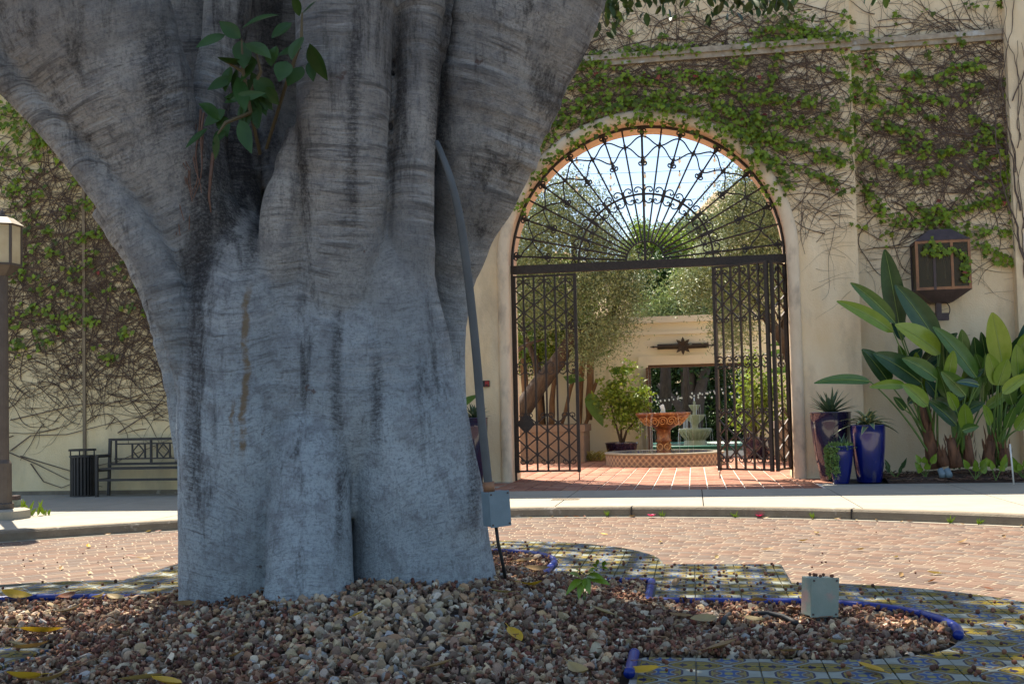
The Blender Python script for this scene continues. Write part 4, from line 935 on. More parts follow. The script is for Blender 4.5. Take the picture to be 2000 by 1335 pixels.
b = MB(); b.lathe([(.24, .13), (.24, .22), (.175, .26), (.165, .36), (.185, .40), (.165, .44), (.16, .66), (.19, .70), (.165, .75), (.17, bb0-.02), (.21, bb0+.02)], (*fc, 0), 24); col_ = b.build('column', m_terra, ft, True)
for q in range(6):
    a0 = 2*PI*q/6; b = MB(); cc = Vector((fc[0]+.165*math.cos(a0), fc[1]+.165*math.sin(a0), .55)); tx = Vector((-math.sin(a0), math.cos(a0), 0))
    b.tube([cc+tx*(.075*math.cos(u))+Vector((0, 0, .075*math.sin(u))) for u in np.linspace(0, 2*PI, 15)], .013, 4); b.build('medallion', m_relief, col_)
m_foam = M('foam', (.8, .84, .86), rough=.25, trans=.3)
b = MB(); b.lathe([(.60, bz-.02), (.0, bz-.02)], (*fc, 0), 32); b.build('bowl_water', m_water, ft)
b = MB(); b.tube([(fc[0], fc[1], bz-.03), (fc[0]+.005, fc[1], bz+.08), (fc[0]-.02, fc[1], bz+.15), (fc[0]+.02, fc[1], bz+.19)], [.07, .055, .065, .02], 8); b.build('jet', m_foam, ft, True)
for q in range(12):
    a0 = random.uniform(0, 2*PI); b = MB(); x, y = fc[0]+.655*math.cos(a0), fc[1]+.655*math.sin(a0); x2, y2 = fc[0]+.70*math.cos(a0), fc[1]+.70*math.sin(a0)
    b.tube([(x, y, bz-.03), (x2, y2, bz-.2), (x2, y2, .40)], .0025, 3); b.build('water_thread', m_foam, ft)
# second court -----------------------------------------------------
b = MB(); b.add([(-30, BY+.7, .10), (30, BY+.7, .10), (30, 75, .10), (-30, 75, .10)], [(0, 1, 2, 3)]); struct(b.build('patio', M('patio', (.50, .42, .33), (.44, .37, .29), 3, .9)))
f2 = T('stone_fountain', 'three tiered green stone fountain seen through the courtyard doorway', 'fountain', (.05, 37.5, .1)); m_st = M('mossy_stone', (.24, .25, .13), (.32, .30, .19), 6, .7, .4, 20)
fx2 = at_y(1357, 820, 37.5)[0]; Z = lambda y: at_y(1357, y, 37.5)[2]; C2 = (fx2, 37.5, 0)
b = MB(); b.lathe([(2.3, .1), (2.3, .22), (2.38, .23), (2.38, .28), (2.1, .28), (2.08, .2)], C2, 40); b.build('pool_wall', M('pool_green', (.05, .16, .11), (.08, .2, .14), 6, .4), f2, True)
b = MB(); b.lathe([(2.08, .25), (0, .25)], C2, 40); b.build('water', m_water, f2)
b = MB(); b.lathe([(.42, .2), (.38, .36), (.28, .45), (.24, Z(862)), (.3, Z(858)), (.42, Z(850)), (.52, Z(842)), (.56, Z(838)), (.55, Z(836)), (.1, Z(840))], C2, 28); lo = b.build('lower_bowl', m_st, f2, True)
for q in range(20):
    a0 = 2*PI*q/20; b = MB(); b.tube([(C2[0]+r_*math.cos(a0), C2[1]+r_*math.sin(a0), z_) for r_, z_ in ((.25, Z(862)), (.43, Z(851)), (.55, Z(840)))], [.02, .035, .03], 4); b.build('flute', m_st, lo)
b = MB(); b.lathe([(.14, Z(840)), (.10, Z(832)), (.13, Z(826)), (.28, Z(818)), (.36, Z(811)), (.37, Z(809)), (.1, Z(812))], C2, 24); b.build('middle_bowl', m_st, f2, True)
b = MB(); b.lathe([(.08, Z(811)), (.06, Z(803)), (.12, Z(799)), (.19, Z(792)), (.2, Z(790)), (.03, Z(791)), (.05, Z(786)), (.01, Z(781))], C2, 20); b.build('top_bowl', m_st, f2, True)
b = MB(); b.tube([(C2[0], C2[1], Z(791)), (C2[0], C2[1], Z(776))], [.03, .015], 6); b.build('jet', m_foam, f2)
for q in range(40):
    a0 = random.uniform(0, 2*PI); rr, za, zb = random.choice(((.375, Z(810), Z(838)), (.57, Z(838), .26), (.2, Z(790), Z(810)))); b = MB(); b.tube([(C2[0]+rr*math.cos(a0), C2[1]+rr*math.sin(a0), za), (C2[0]+rr*1.06*math.cos(a0), C2[1]+rr*1.06*math.sin(a0), zb)], .003, 3); b.build('water_thread', m_foam, f2)
b = MB(); b.bb(-20, 20, 46, 46.3, .1, 2.6); tag(b.build('dark_hedge_wall', M('dark_fence', (.02, .025, .015), (.03, .035, .02), 4, .9)), 'dark green screen wall behind the stone fountain', 'wall')
m_bulb = M('bulb', (.75, .7, .6), rough=.2, trans=.3)
def string_light(label, p0, p1, nb, sag, group, wire=.006, bs=.035, drop=.09):
    t = T('string_light', label, 'string lights', p0, group); p0 = Vector(p0); p1 = Vector(p1)
    f = lambda u: p0.lerp(p1, u)-Vector((0, 0, sag*4*u*(1-u)))
    b = MB(); b.tube([f(u) for u in np.linspace(0, 1, 16)], wire, 4); b.build('wire', m_black, t)
    for i in range(nb):
        q = f((i+.5)/nb); b = MB(); b.tube([q, q-Vector((0, 0, drop*.55))], bs*.5, 6); so_ = b.build('socket', m_black, t); b = MB(); b.lathe([(.001, -drop-bs*1.9), (bs*.8, -drop-bs*1.2), (bs, -drop-bs*.3), (bs*.5, -drop*.5), (bs*.4, -drop*.45)], q, 8); b.build('bulb', m_bulb, t, True)
yy = [(250, 236, 23.0), (290, 300, 24.5), (330, 318, 25.8), (352, 345, 27.0), (385, 378, 28.2)]
lbs = ['string of clear bulbs highest across the arch opening', 'string of clear bulbs second from the arch crown', 'string of clear bulbs midway down the arch opening', 'string of clear bulbs just over the inner iron ring', 'string of clear bulbs lowest across the sunburst grille']
for (ya, yb, Y_), lb in zip(yy, lbs): string_light(lb, at_y(900, ya+12, Y_), at_y(1640, yb-8, Y_), 11, .12, 'bulb strings over the courtyard')
string_light('pale bulb string hanging level behind the stone fountain', at_y(1240, 762, 40), at_y(1450, 762, 40), 14, .04, 'bulb strings behind the stone fountain', .008, .035, .06)
string_light('pale bulb string hanging just under the level one behind the stone fountain', at_y(1240, 770, 41), at_y(1450, 771, 41), 16, .03, 'bulb strings behind the stone fountain', .008, .035, .06)
string_light('pale bulb string sloping down toward the doorway edge', at_y(1260, 782, 38.5), at_y(1450, 745, 43), 24, .12, 'bulb strings behind the stone fountain', .008, .03, .05)
# hill -------------------------------------------------------------
hv = []; nx, ny = 60, 14
for j in range(ny):
    for i in range(nx):
        x = -160+320*i/(nx-1); y = 170+260*j/(ny-1); t = j/(ny-1); px = 1000+(x/y+.167)*F*.99
        h = (42+26*math.exp(-((x-28)/45)**2)+14*math.exp(-((x+90)/40)**2)+4*math.sin(x*.11)+3*math.sin(x*.31+y*.1))*math.sin(PI*.5*min(1, t*1.5))
        hv.append((x, y, h-2))
b = MB(); b.add(hv, [(j*nx+i, j*nx+i+1, (j+1)*nx+i+1, (j+1)*nx+i) for j in range(ny-1) for i in range(nx-1)])
hill = struct(b.build('hill', M('dry_hill', (.30, .20, .12), (.22, .17, .09), .08, .95, c3=(.07, .085, .035), scale3=.05, thr3=(.48, .56)), smooth=True))
# ---------------------------------------------------------------- trees
def plant_tree(name, label, cat, base, trunks, blobs, leaf, mat, lw, barkm=None, group=None, aspect=.3, droop=.2, seed=1, clump=.22, per=45):
    """trunks: list of (points, r0, r1); blobs: (x,y,z,rx,ry,rz,nclumps)"""
    t = T(name, label, cat, base, group); rg = np.random.default_rng(seed)
    for pts, ra, rb_ in trunks:
        b = MB(); b.tube(pts, list(np.linspace(ra, rb_, len(pts))), 8); b.build('trunk' if ra > .05 else 'branch', barkm or m_bark, t, True)
    P_ = []
    for x, y, z, rx, ry, rz, nc in blobs:
        q = rg.normal(size=(nc, 3)); q /= np.linalg.norm(q, axis=1)[:, None]; q *= (rg.uniform(0, 1, nc)**.45)[:, None]
        P_.append(q*np.array([rx, ry, rz])+np.array([x, y, z]))
    P_ = np.concatenate(P_); N = len(P_)*per; pos = np.repeat(P_, per, 0)+rg.normal(0, clump, (N, 3))
    d = rg.normal(size=(N, 3)); d[:, 2] -= droop; nn = rg.normal(size=(N, 3)); nn[:, 2] += .6
    stuff(scatter('crown', np.array(LEAF4[0])*np.array([aspect, 1, 1]), LEAF4[1], pos, frame_mats(d, nn), rg.uniform(.6, 1.2, N)*leaf, mat, t)); return t
def px3(l, Y): return [at_y(x, y, Y) for x, y in l]
Bp = lambda x, y, Y, rx, ry, rz, n: (*at_y(x, y, Y), rx, ry, rz, n)
# left olive
OY = 28.6
plant_tree('olive_tree', 'silvery olive tree leaning over the stone planter behind the straight gate leaf', 'tree', at_y(1012, 830, OY),
 [(px3([(985, 850), (1012, 812), (1050, 755), (1090, 705), (1118, 662), (1135, 640)], OY), .30, .17), (px3([(1130, 650), (1160, 633), (1190, 620), (1205, 595), (1214, 565), (1212, 530)], OY), .14, .05),
  (px3([(1110, 672), (1116, 620), (1122, 560), (1120, 480), (1110, 410)], OY+.3), .12, .03), (px3([(1060, 745), (1040, 690), (1020, 640), (1030, 560), (1060, 470)], OY+.5), .10, .03), (px3([(1200, 600), (1225, 560), (1235, 520)], OY), .05, .02), (px3([(1000, 690), (1030, 672), (1062, 662)], OY), .08, .03)],
 [Bp(1070, 590, OY, 1.6, 1.2, .9, 130), Bp(1100, 470, OY, 1.7, 1.2, 1.1, 150), Bp(1060, 420, OY, 1.1, 1, .8, 70), Bp(1180, 550, OY-.3, .9, .9, .8, 75), Bp(1190, 640, OY-.5, .55, .6, .5, 36), Bp(1225, 590, OY-.3, .4, .5, .5, 26), Bp(1145, 680, OY-.2, .45, .6, .4, 26), Bp(1110, 370, OY, .7, .8, .5, 26), Bp(1150, 390, OY, .5, .7, .35, 12), Bp(1020, 500, OY, .8, 1, 1.2, 60), Bp(1160, 470, OY+.5, .8, .9, .5, 40), Bp(1240, 530, OY, .45, .6, .4, 20)],
 .10, m_olive, 0, seed=3, per=85, clump=.24)
OR = 27.4
plant_tree('olive_tree', 'silvery olive tree whose crooked dark limb shows through the folded gate leaves', 'tree', at_y(1600, 860, OR),
 [(px3([(1600, 870), (1590, 800), (1570, 740), (1548, 705), (1532, 665), (1512, 640), (1485, 600)], OR), .26, .12), (px3([(1490, 608), (1465, 580), (1440, 555), (1425, 520), (1420, 470)], OR), .12, .03), (px3([(1525, 655), (1540, 600), (1535, 540), (1510, 440), (1490, 380)], OR+.3), .10, .03), (px3([(1500, 600), (1530, 585), (1560, 580)], OR), .07, .03)],
 [Bp(1450, 470, OR, 1.0, 1, 1.1, 110), Bp(1500, 400, OR, .8, 1, .8, 60), Bp(1400, 540, OR, .7, .8, .6, 60), Bp(1440, 640, OR, .5, .6, .6, 44), Bp(1520, 520, OR+.3, .9, .9, 1.2, 90), Bp(1470, 560, OR-.3, .8, .8, .6, 60), Bp(1420, 420, OR, .4, .6, .6, 26), Bp(1450, 360, OR, .45, .6, .4, 16), Bp(1350, 560, OR+.5, .35, .5, .35, 20), Bp(1480, 340, OR, .5, .6, .4, 14)],
 .10, m_olive, 0, seed=4, per=85, clump=.24)
plant_tree('garden_tree', 'yellow green leafy tree behind the shaggy stems and the straight gate leaf', 'tree', at_y(1060, 840, 30.2), [(px3([(1062, 840), (1058, 760), (1050, 680)], 30.2), .08, .04)],
 [Bp(1035, 680, 30.2, .8, .4, .6, 60), Bp(1085, 650, 30.2, .8, .4, .7, 60), Bp(1030, 600, 30.2, .9, .4, .8, 60), Bp(1130, 610, 30.3, .8, .4, .7, 50), Bp(1020, 520, 30.4, .9, .5, .9, 50), Bp(1090, 540, 30.6, 1., .5, .8, 50)], .12, m_green, 0, aspect=.5, seed=31, clump=.2, per=40)
# trees behind the building
plant_tree('dark_tree', 'dark evergreen tree rising behind the parapet between the olives', 'tree', at_z(1300, 860, .1)*1, [(px3([(1300, 800), (1300, 560)], 40), .25, .1)], [Bp(1293, 545, 40, .75, 1.0, .7, 60), Bp(1270, 570, 40, .6, 1, .5, 30)], .2, m_greend, 0, aspect=.5, seed=5, clump=.3)
plant_tree('pale_tree', 'pale feathery green tree directly above the doorway parapet', 'tree', (2.5, 38.5, .1), [(px3([(1340, 800), (1340, 590)], 38.5), .15, .05)], [Bp(1340, 590, 38.5, .9, .8, .7, 90), Bp(1385, 600, 38.5, .7, .8, .6, 60), Bp(1280, 610, 38.5, .8, .8, .5, 50), Bp(1345, 545, 38.5, .4, .5, .5, 30), Bp(1400, 560, 39, .8, .8, .8, 50)], .22, m_pale, 0, aspect=.16, seed=6, clump=.25)
plant_tree('bright_tree', 'bright yellow green tree standing up behind the iron hub of the sunburst', 'tree', at_y(1270, 790, 52), [(px3([(1272, 760), (1272, 470)], 52), .2, .06)], [Bp(1258, 452, 52, .45, .5, .6, 16), Bp(1275, 478, 52, .9, .9, .5, 30), Bp(1305, 476, 52, .6, .8, .45, 18), Bp(1235, 488, 52, .8, .8, .4, 24), Bp(1328, 486, 52, .4, .7, .4, 12), Bp(1265, 512, 52, 2., 1, .5, 40)], .17, m_green, 0, aspect=.5, seed=7, clump=.26, per=80)
for i, (x, y, Y_, r_) in enumerate([(1322, 456, 215, 3.2), (1352, 448, 225, 3.6), (1386, 438, 225, 3.4), (1296, 468, 205, 2.6)]):
    c = at_y(x, y, Y_); plant_tree('hill_tree', 'small far tree on the dry hillside beyond the courtyard', 'tree', (c[0], c[1], c[2]-r_), [([(c[0], c[1], c[2]-r_*1.6), tuple(c)], .5, .2)], [(*c, r_, r_*.8, r_*.8, 60)], .7, m_olive, 0, aspect=.6, group='trees on the far hill', seed=20+i, clump=.6, per=40)
# dark trees in the second court
plant_tree('shade_tree', 'tall shade tree with forking grey trunks behind the stone fountain', 'tree', (.8, 43.5, .1),
 [(px3([(1350, 850), (1348, 790), (1344, 740), (1335, 690)], 43.5), .45, .25), (px3([(1356, 850), (1362, 790), (1372, 745), (1385, 700)], 43.2), .35, .16), (px3([(1345, 840), (1325, 790), (1305, 768), (1285, 750)], 43), .22, .10)],
 [Bp(1340, 700, 44, 2.4, 1.5, .8, 110), Bp(1290, 720, 44.5, 1.4, 1.2, .8, 60), Bp(1400, 730, 44.5, 1.5, 1, 1.2, 70), Bp(1300, 810, 45.3, 1.6, .4, .8, 30), Bp(1400, 820, 45.3, 1.5, .4, .8, 40)], .2, m_greend, 0, M('grey_bark', (.075, .055, .042), (.11, .085, .065), 6, .95), aspect=.45, seed=8, clump=.3)
# potted citrus and other courtyard plants
def lathe_pot(name, label, cat, c, prof, mat, group=None, soil=True):
    t = T(name, label, cat, c, group); b = MB(); b.lathe(prof, c, 36); b.build('body', mat, t, True)
    if soil: rt = prof[-1][0]; b = MB(); b.lathe([(rt+.01, prof[-1][1]+.005), (0, prof[-1][1]+.03)], c, 24); b.build('soil', m_soil, t)
    return t
pc = np.array((-1.95, 29.4, .13))
lathe_pot('plant_pot', 'squat dark blue glazed pot holding the small leafy citrus', 'pot', pc, [(.30, 0), (.36, .05), (.44, .42), (.46, .45), (.42, .46), (.40, .38)], m_navy)
plant_tree('citrus_tree', 'small leafy citrus shrub growing in the squat dark blue pot', 'shrub', (pc[0], pc[1], .5),
 [([pc+np.array(q) for q in ((0, 0, .38), (-.1, 0, .8), (-.22, 0, 1.25), (-.3, 0, 1.7))], .04, .015), ([pc+np.array(q) for q in ((.02, 0, .38), (.15, 0, .75), (.4, 0, 1.05), (.55, 0, 1.3))], .045, .015), ([pc+np.array(q) for q in ((0, 0, .38), (0, .1, .9), (.1, .1, 1.5), (.15, .1, 2.1))], .04, .01)],
 [Bp(1205, 790, 29.4, .55, .5, .5, 34), Bp(1235, 775, 29.3, .5, .5, .42, 32), Bp(1190, 765, 29.4, .4, .4, .35, 16), Bp(1235, 815, 29.3, .4, .4, .3, 18), Bp(1210, 735, 29.4, .25, .3, .3, 8), Bp(1230, 715, 29.4, .2, .2, .2, 4), Bp(1248, 790, 29.2, .3, .3, .3, 14)], .13, m_green, 0, aspect=.55, seed=9, clump=.12, per=18)
c = np.array((1.62, 28.9, .13)); lathe_pot('plant_pot', 'round dark blue pot behind the folded gate leaf', 'pot', c, [(.22, 0), (.34, .12), (.38, .3), (.34, .5), (.36, .54), (.31, .54), (.30, .46)], m_navy)
plant_tree('flower_bush', 'sunlit yellow green bush behind the folded gate leaves', 'shrub', (1.7, 28.9, .5), [([(1.62, 28.9, .5), (1.6, 28.9, 1.2), (1.5, 28.9, 2.2)], .04, .01), ([(1.66, 28.9, .5), (1.9, 28.9, 1.2), (2.2, 28.9, 2.0)], .04, .01)],
 [Bp(1475, 760, 28.9, .6, .5, .6, 40), Bp(1510, 760, 28.9, .5, .5, .8, 40), Bp(1460, 810, 28.9, .45, .4, .4, 20), Bp(1515, 820, 28.9, .4, .4, .5, 20), Bp(1470, 700, 28.9, .25, .3, .3, 8)], .12, m_green, 0, aspect=.55, seed=10, clump=.13, per=20)
m_pbox = M('stone_planter', (.21, .155, .125), (.17, .125, .10), 3, .85, .2, 30)
def planter_box(label, x0, x1, y0, y1, z1):
    t = T('planter_box', label, 'planter', ((x0+x1)/2, y0, .13)); b = MB(); b.bb(x0+.04, x1-.04, y0+.04, y1-.04, .12, z1-.18); b.build('body', m_pbox, t)
    b = MB(); b.bb(x0, x1, y0, y1, z1-.18, z1); b.build('rim', m_pbox, t); b = MB(); b.bb(x0+.1, x1-.1, y0+.1, y1-.1, z1, z1+.01); b.build('soil', m_soil, t)
zt_ = at_y(1075, 830, 27.9)[2]
planter_box('long brownish stone planter box under the leaning olive tree', at_y(960, 850, 27.9)[0], at_y(1143, 850, 27.9)[0], 27.9, 29.6, zt_)
planter_box('brownish stone planter box beside the right jamb inside the court', at_y(1516, 850, 26.9)[0], at_y(1600, 850, 26.9)[0], 26.9, 28.2, at_y(1530, 822, 26.9)[2])
b = MB()
for i in range(70):
    a = random.uniform(0, PI*2); p = Vector((-2.62+random.uniform(-.25, .25), 28.6+random.uniform(-.15, .15), .13)); L_ = random.uniform(.25, .42); b.blade(p, p+Vector((math.cos(a)*L_*.8, math.sin(a)*L_*.6, L_*.7)), .012, (random.uniform(-1, 1), -1, .3), 5, sag=.12)
tag(b.build('grass_tuft', M('dry_grass', (.30, .26, .07), rough=.7, island=.4, trans=.3)), 'yellowish grass tuft at the foot of the planter box', 'grass')
# banana like plants behind the left gate leaf
m_ban = M('banana_leaf', (.07, .15, .025), (.10, .20, .035), 5, .4, trans=.25); m_banb = M('banana_stem', (.22, .13, .07), (.11, .06, .035), 9, .9, .4, 20, stretch=(1, 1, .3))
bt = T('banana_plant', 'banana like plants with shaggy brown stems behind the straight gate leaf', 'plant', (-3.3, 29.9, .5))
for x0, y0, x1, y1, r_ in ((1030, 830, 1022, 690, .09), (1055, 835, 1048, 690, .10), (1075, 835, 1085, 700, .08), (1098, 830, 1122, 720, .06), (1128, 850, 1140, 660, .09), (1150, 820, 1158, 640, .10), (1140, 840, 1165, 740, .05)):
    b = MB(); pts = px3([(x0+(x1-x0)*t+random.uniform(-2, 2), y0+(y1-y0)*t) for t in np.linspace(0, 1, 6)], 29.9); b.tube(pts, [r_*random.uniform(.8, 1.15) for _ in pts], 8); b.build('stem', m_banb, bt, True)
def pblade(t, a, c, hw, Y0, Y1, mat, nrm=(0, -1, .3), name='leaf', **kw):
    b = MB(); b.blade(at_y(*a, Y0), at_y(*c, Y1), hw*Y0/F*1.0, nrm, 10, **kw); return b.build(name, mat, t, True)
for a, c, hw in (((1150, 768), (1178, 832), 15), ((1190, 725), (1240, 722), 8), ((1108, 738), (1142, 742), 9), ((1168, 695), (1198, 683), 4), ((1120, 745), (1100, 735), 8), ((1040, 640), (1020, 700), 9)): pblade(bt, a, c, hw, 29.6, 29.4, m_ban)
br = T('banana_plant', 'banana like plant with sunlit leaves behind the right jamb', 'plant', (2.6, 28.6, .8))
for a, c, hw in (((1545, 690), (1490, 692), 9), ((1545, 720), (1495, 726), 7), ((1548, 665), (1500, 675), 6), ((1540, 640), (1560, 600), 9)): pblade(br, a, c, hw, 28.4, 28.2, m_ban)
b = MB(); b.tube(px3([(1560, 860), (1552, 760), (1546, 690)], 28.5), [.08, .07, .05], 8); b.build('stem', m_banb, br, True)

# ================================================================ pots by the gate
PZ = .13
def agave(t, c, n, L, hw, mats, curl=.25, spread=1., edge=False, name='leaf'):
    c = Vector(c)
    for i in range(n):
        a = i*2.399+random.uniform(-.2, .2); el = rad(78-66*(i/n)**.8*spread+random.uniform(-6, 6)); d = Vector((math.cos(a)*math.cos(el), math.sin(a)*math.cos(el), math.sin(el)))
        l = L*random.uniform(.8, 1.1); sd = d.cross(Vector((0, 0, 1))).normalized(); b = MB(); m = 8; vs = []; nn = sd.cross(d)
        for k in range(m+1):
            u = k/m; p = c+d*(l*u)-Vector((0, 0, 1))*(curl*l*u*u)+sd*(.02*math.sin(u*4+i)); wv = hw*(min(1, .55+u*1.2) if u < .4 else (1-((u-.4)/.6)**1.6))+.001
            for q in (-1, -.72, 0, .72, 1): vs.append(p+sd*q*wv+nn*(abs(q)*.35*wv))
        for k in range(m):
            for q in range(4): b.mi = 1 if (edge and q in (0, 3)) else 0; o = k*5+q; b.f.append((o, o+1, o+6, o+5)); b.m.append(b.mi)
        b.v = [tuple(v) for v in vs]; b.build(name, mats, t, True)
m_agave = M('agave_green', (.06, .10, .05), (.085, .13, .07), 6, .5, trans=.08); m_vag = M('agave_variegated', (.09, .15, .09), (.13, .2, .12), 8, .5, trans=.1); m_vedge = M('agave_edge', (.50, .43, .16), rough=.5, trans=.1)
def tall_prof(h, rt, rb_): return [(0, 0), (rb_*.97, 0), (rb_, .02), (rb_+(rt-rb_)*.45, h*.3), (rb_+(rt-rb_)*.8, h*.6), (rt*.985, h*.85), (rt, h-.02), (rt+.012, h-.01), (rt+.008, h), (rt-.03, h), (rt-.04, h-.07)]
p1 = at_z(1622, 940, PZ); p1[1] = 19.35; p1[0] = at_y(1624, 870, 19.35)[0]; h1 = at_y(1624, 804, 19.35)[2]-PZ
lathe_pot('glazed_pot', 'widest near black glazed pot beside the jamb with a spiky green agave', 'pot', (p1[0], p1[1], PZ), tall_prof(h1, .345, .20), m_navy)
t = T('agave', 'dark green spiky agave filling the near black pot beside the jamb', 'plant', (p1[0], p1[1], PZ+h1)); agave(t, (p1[0], p1[1], PZ+h1-.04), 46, .50, .026, m_agave, .10)
p3 = np.array((*at_y(1697, 900, 18.85)[:2], PZ)); h3 = at_y(1697, 829, 18.85)[2]-PZ
lathe_pot('glazed_pot', 'bright cobalt tall glazed pot with a striped agave', 'pot', tuple(p3), tall_prof(h3, .285, .20), m_blue)
t = T('agave', 'striped yellow edged agave arching out of the cobalt pot', 'plant', (p3[0], p3[1], PZ+h3)); agave(t, (p3[0], p3[1], PZ+h3-.03), 30, .62, .055, [m_vag, m_vedge], .5, edge=True)
p2 = np.array((*at_y(1643, 930, 18.6)[:2], PZ)); h2 = at_y(1643, 870, 18.6)[2]-PZ
lathe_pot('glazed_pot', 'small blue glazed pot with green succulent trailing down its side', 'pot', tuple(p2), tall_prof(h2, .205, .125), m_blue)
t = T('trailing_succulent', 'green string succulent trailing down the small blue pot', 'plant', (p2[0], p2[1], PZ+h2)); m_sed = M('sedum', (.17, .26, .06), rough=.6, island=.35, trans=.1)
lp = []; 
for i in range(90):
    a = random.uniform(2.3, 4.45) if i < 70 else random.uniform(0, 6.28); L_ = random.uniform(.3, h2*.95) if i < 70 else random.uniform(.03, .12); ra = .2+random.uniform(.0, .05)
    for k in range(int(L_/.016)):
        z = PZ+h2+.02-k*.016; rr = ra*(1 if k > 3 else .7+.1*k)-.05*(k*.016); lp.append((p2[0]+rr*math.cos(a)+random.gauss(0, .006), p2[1]+rr*math.sin(a)+random.gauss(0, .006), z))
for i in range(260): a = random.uniform(0, 6.28); rr = .2*math.sqrt(random.random()); lp.append((p2[0]+rr*math.cos(a), p2[1]+rr*math.sin(a), PZ+h2+random.uniform(0, .05)))
lp = np.array(lp); N = len(lp); stuff(scatter('strands', np.array(LEAF4[0])*np.array([.5, 1, 1]), LEAF4[1], lp, rotmats(N), rng.uniform(.034, .05, N), m_sed, t))
t = T('spiky_rosette', 'thin blue green spiky rosette on top of the small blue pot', 'plant', (p2[0], p2[1], PZ+h2)); agave(t, (p2[0]+.03, p2[1], PZ+h2-.02), 26, .27, .007, m_vag, .05)
p4 = np.array((*at_y(928, 900, 19.55)[:2], PZ)); h4 = at_y(928, 815, 19.55)[2]-PZ
lathe_pot('glazed_pot', 'dark glazed pot half hidden behind the trunk beside the gateway', 'pot', tuple(p4), tall_prof(h4, .25, .13), m_navy)
t = T('agave', 'dark agave in the half hidden pot behind the trunk', 'plant', (p4[0], p4[1], PZ+h4)); agave(t, (p4[0], p4[1], PZ+h4-.03), 30, .38, .022, m_agave, .12)
b = MB(); b.blade((p4[0]-.3, p4[1], PZ+h4+.2), at_y(935, 770, 19.4), .09, (0, -1, .6), 8); b.build('leaf', m_ban, t, True)
# ================================================================ planting bed
bedm = MB(); nx, ny = 46, 10; vs = []
for j in range(ny+1):
    for i in range(nx+1):
        x = 3.14+i*(10-3.14)/nx; y0_ = 18.44; y = y0_+(20.34-y0_)*j/ny; e = min(1, j/2); vs.append((x, y, .135+e*(.035+.05*math.sin(x*3.1+y*2)*math.sin(y*4.3)+random.uniform(-.008, .012)+.04*j/ny)))
bedm.add(vs, [(j*(nx+1)+i, j*(nx+1)+i+1, (j+1)*(nx+1)+i+1, (j+1)*(nx+1)+i) for j in range(ny) for i in range(nx)])
struct(bedm.build('planting_bed', m_mulch, smooth=True))
N = 2600; P2 = np.stack([rng.uniform(3.16, 8, N), rng.uniform(18.47, 20.2, N)], -1); q = rng.uniform(0, 2*PI, N); d = np.stack([np.cos(q), np.sin(q), rng.uniform(-.2, .3, N)], -1)
chip = MB(); chip.box((0, .5, 0), (.3, 1, .08)); mch = T('bark_mulch', 'brown bark chips covering the bed under the broad leaved plants', 'mulch', (5, 19.3, .15)); mch['kind'] = 'stuff'
m_ch = [M('chip_%d' % i, c, rough=.9, island=.4) for i, c in enumerate([(.13, .07, .04), (.20, .12, .075), (.07, .04, .025)])]
stuff(scatter('chips', chip.v, chip.f, np.stack([P2[:, 0], P2[:, 1], .17+.02*rng.uniform(0, 1, N)+.03*(P2[:, 1]-18.6)], -1), frame_mats(d, np.repeat([[0, 0, 1.]], N, 0)), rng.uniform(.03, .10, N), m_ch, mch, mi=rng.integers(0, 3, N)))
# bird of paradise clumps ------------------------------------------
def leafmat(nm, c, c2): return M(nm, c, c2, 9, .27, .12, 60, spec=.5, trans=.12)
LM = dict(d=leafmat('paradise_dark', (.022, .062, .014), (.036, .085, .02)), m=leafmat('paradise_mid', (.055, .12, .014), (.075, .15, .02)), b=leafmat('paradise_bright', (.14, .23, .015), (.18, .27, .025)), y=leafmat('paradise_yellow', (.22, .29, .02), (.27, .33, .04)), t=leafmat('paradise_teal', (.025, .075, .06), (.04, .10, .075)))
m_rib = M('midrib', (.22, .30, .07), rough=.5); m_pet = M('petiole', (.09, .16, .03), (.13, .21, .04), 5, .45); m_shag = M('shaggy_stem', (.24, .11, .055), (.10, .05, .03), 10, .9, .6, 18, stretch=(1, 1, .3))
groups = [('bird_of_paradise', 'tallest broad leaved clump leaning toward the glazed pots', (1822, 905), 19.35), ('bird_of_paradise', 'middle broad leaved clump with a torn bright leaf', (1872, 908), 19.2), ('bird_of_paradise', 'upright broad leaved clump crowded below the copper lantern end', (1945, 905), 19.3)]
GT = []
for nm, lb, bp_, Y_ in groups: c = at_y(*bp_, Y_); GT.append((T(nm, lb, 'plant', (c[0], c[1], .17)), np.array((c[0], c[1], .2)), Y_))
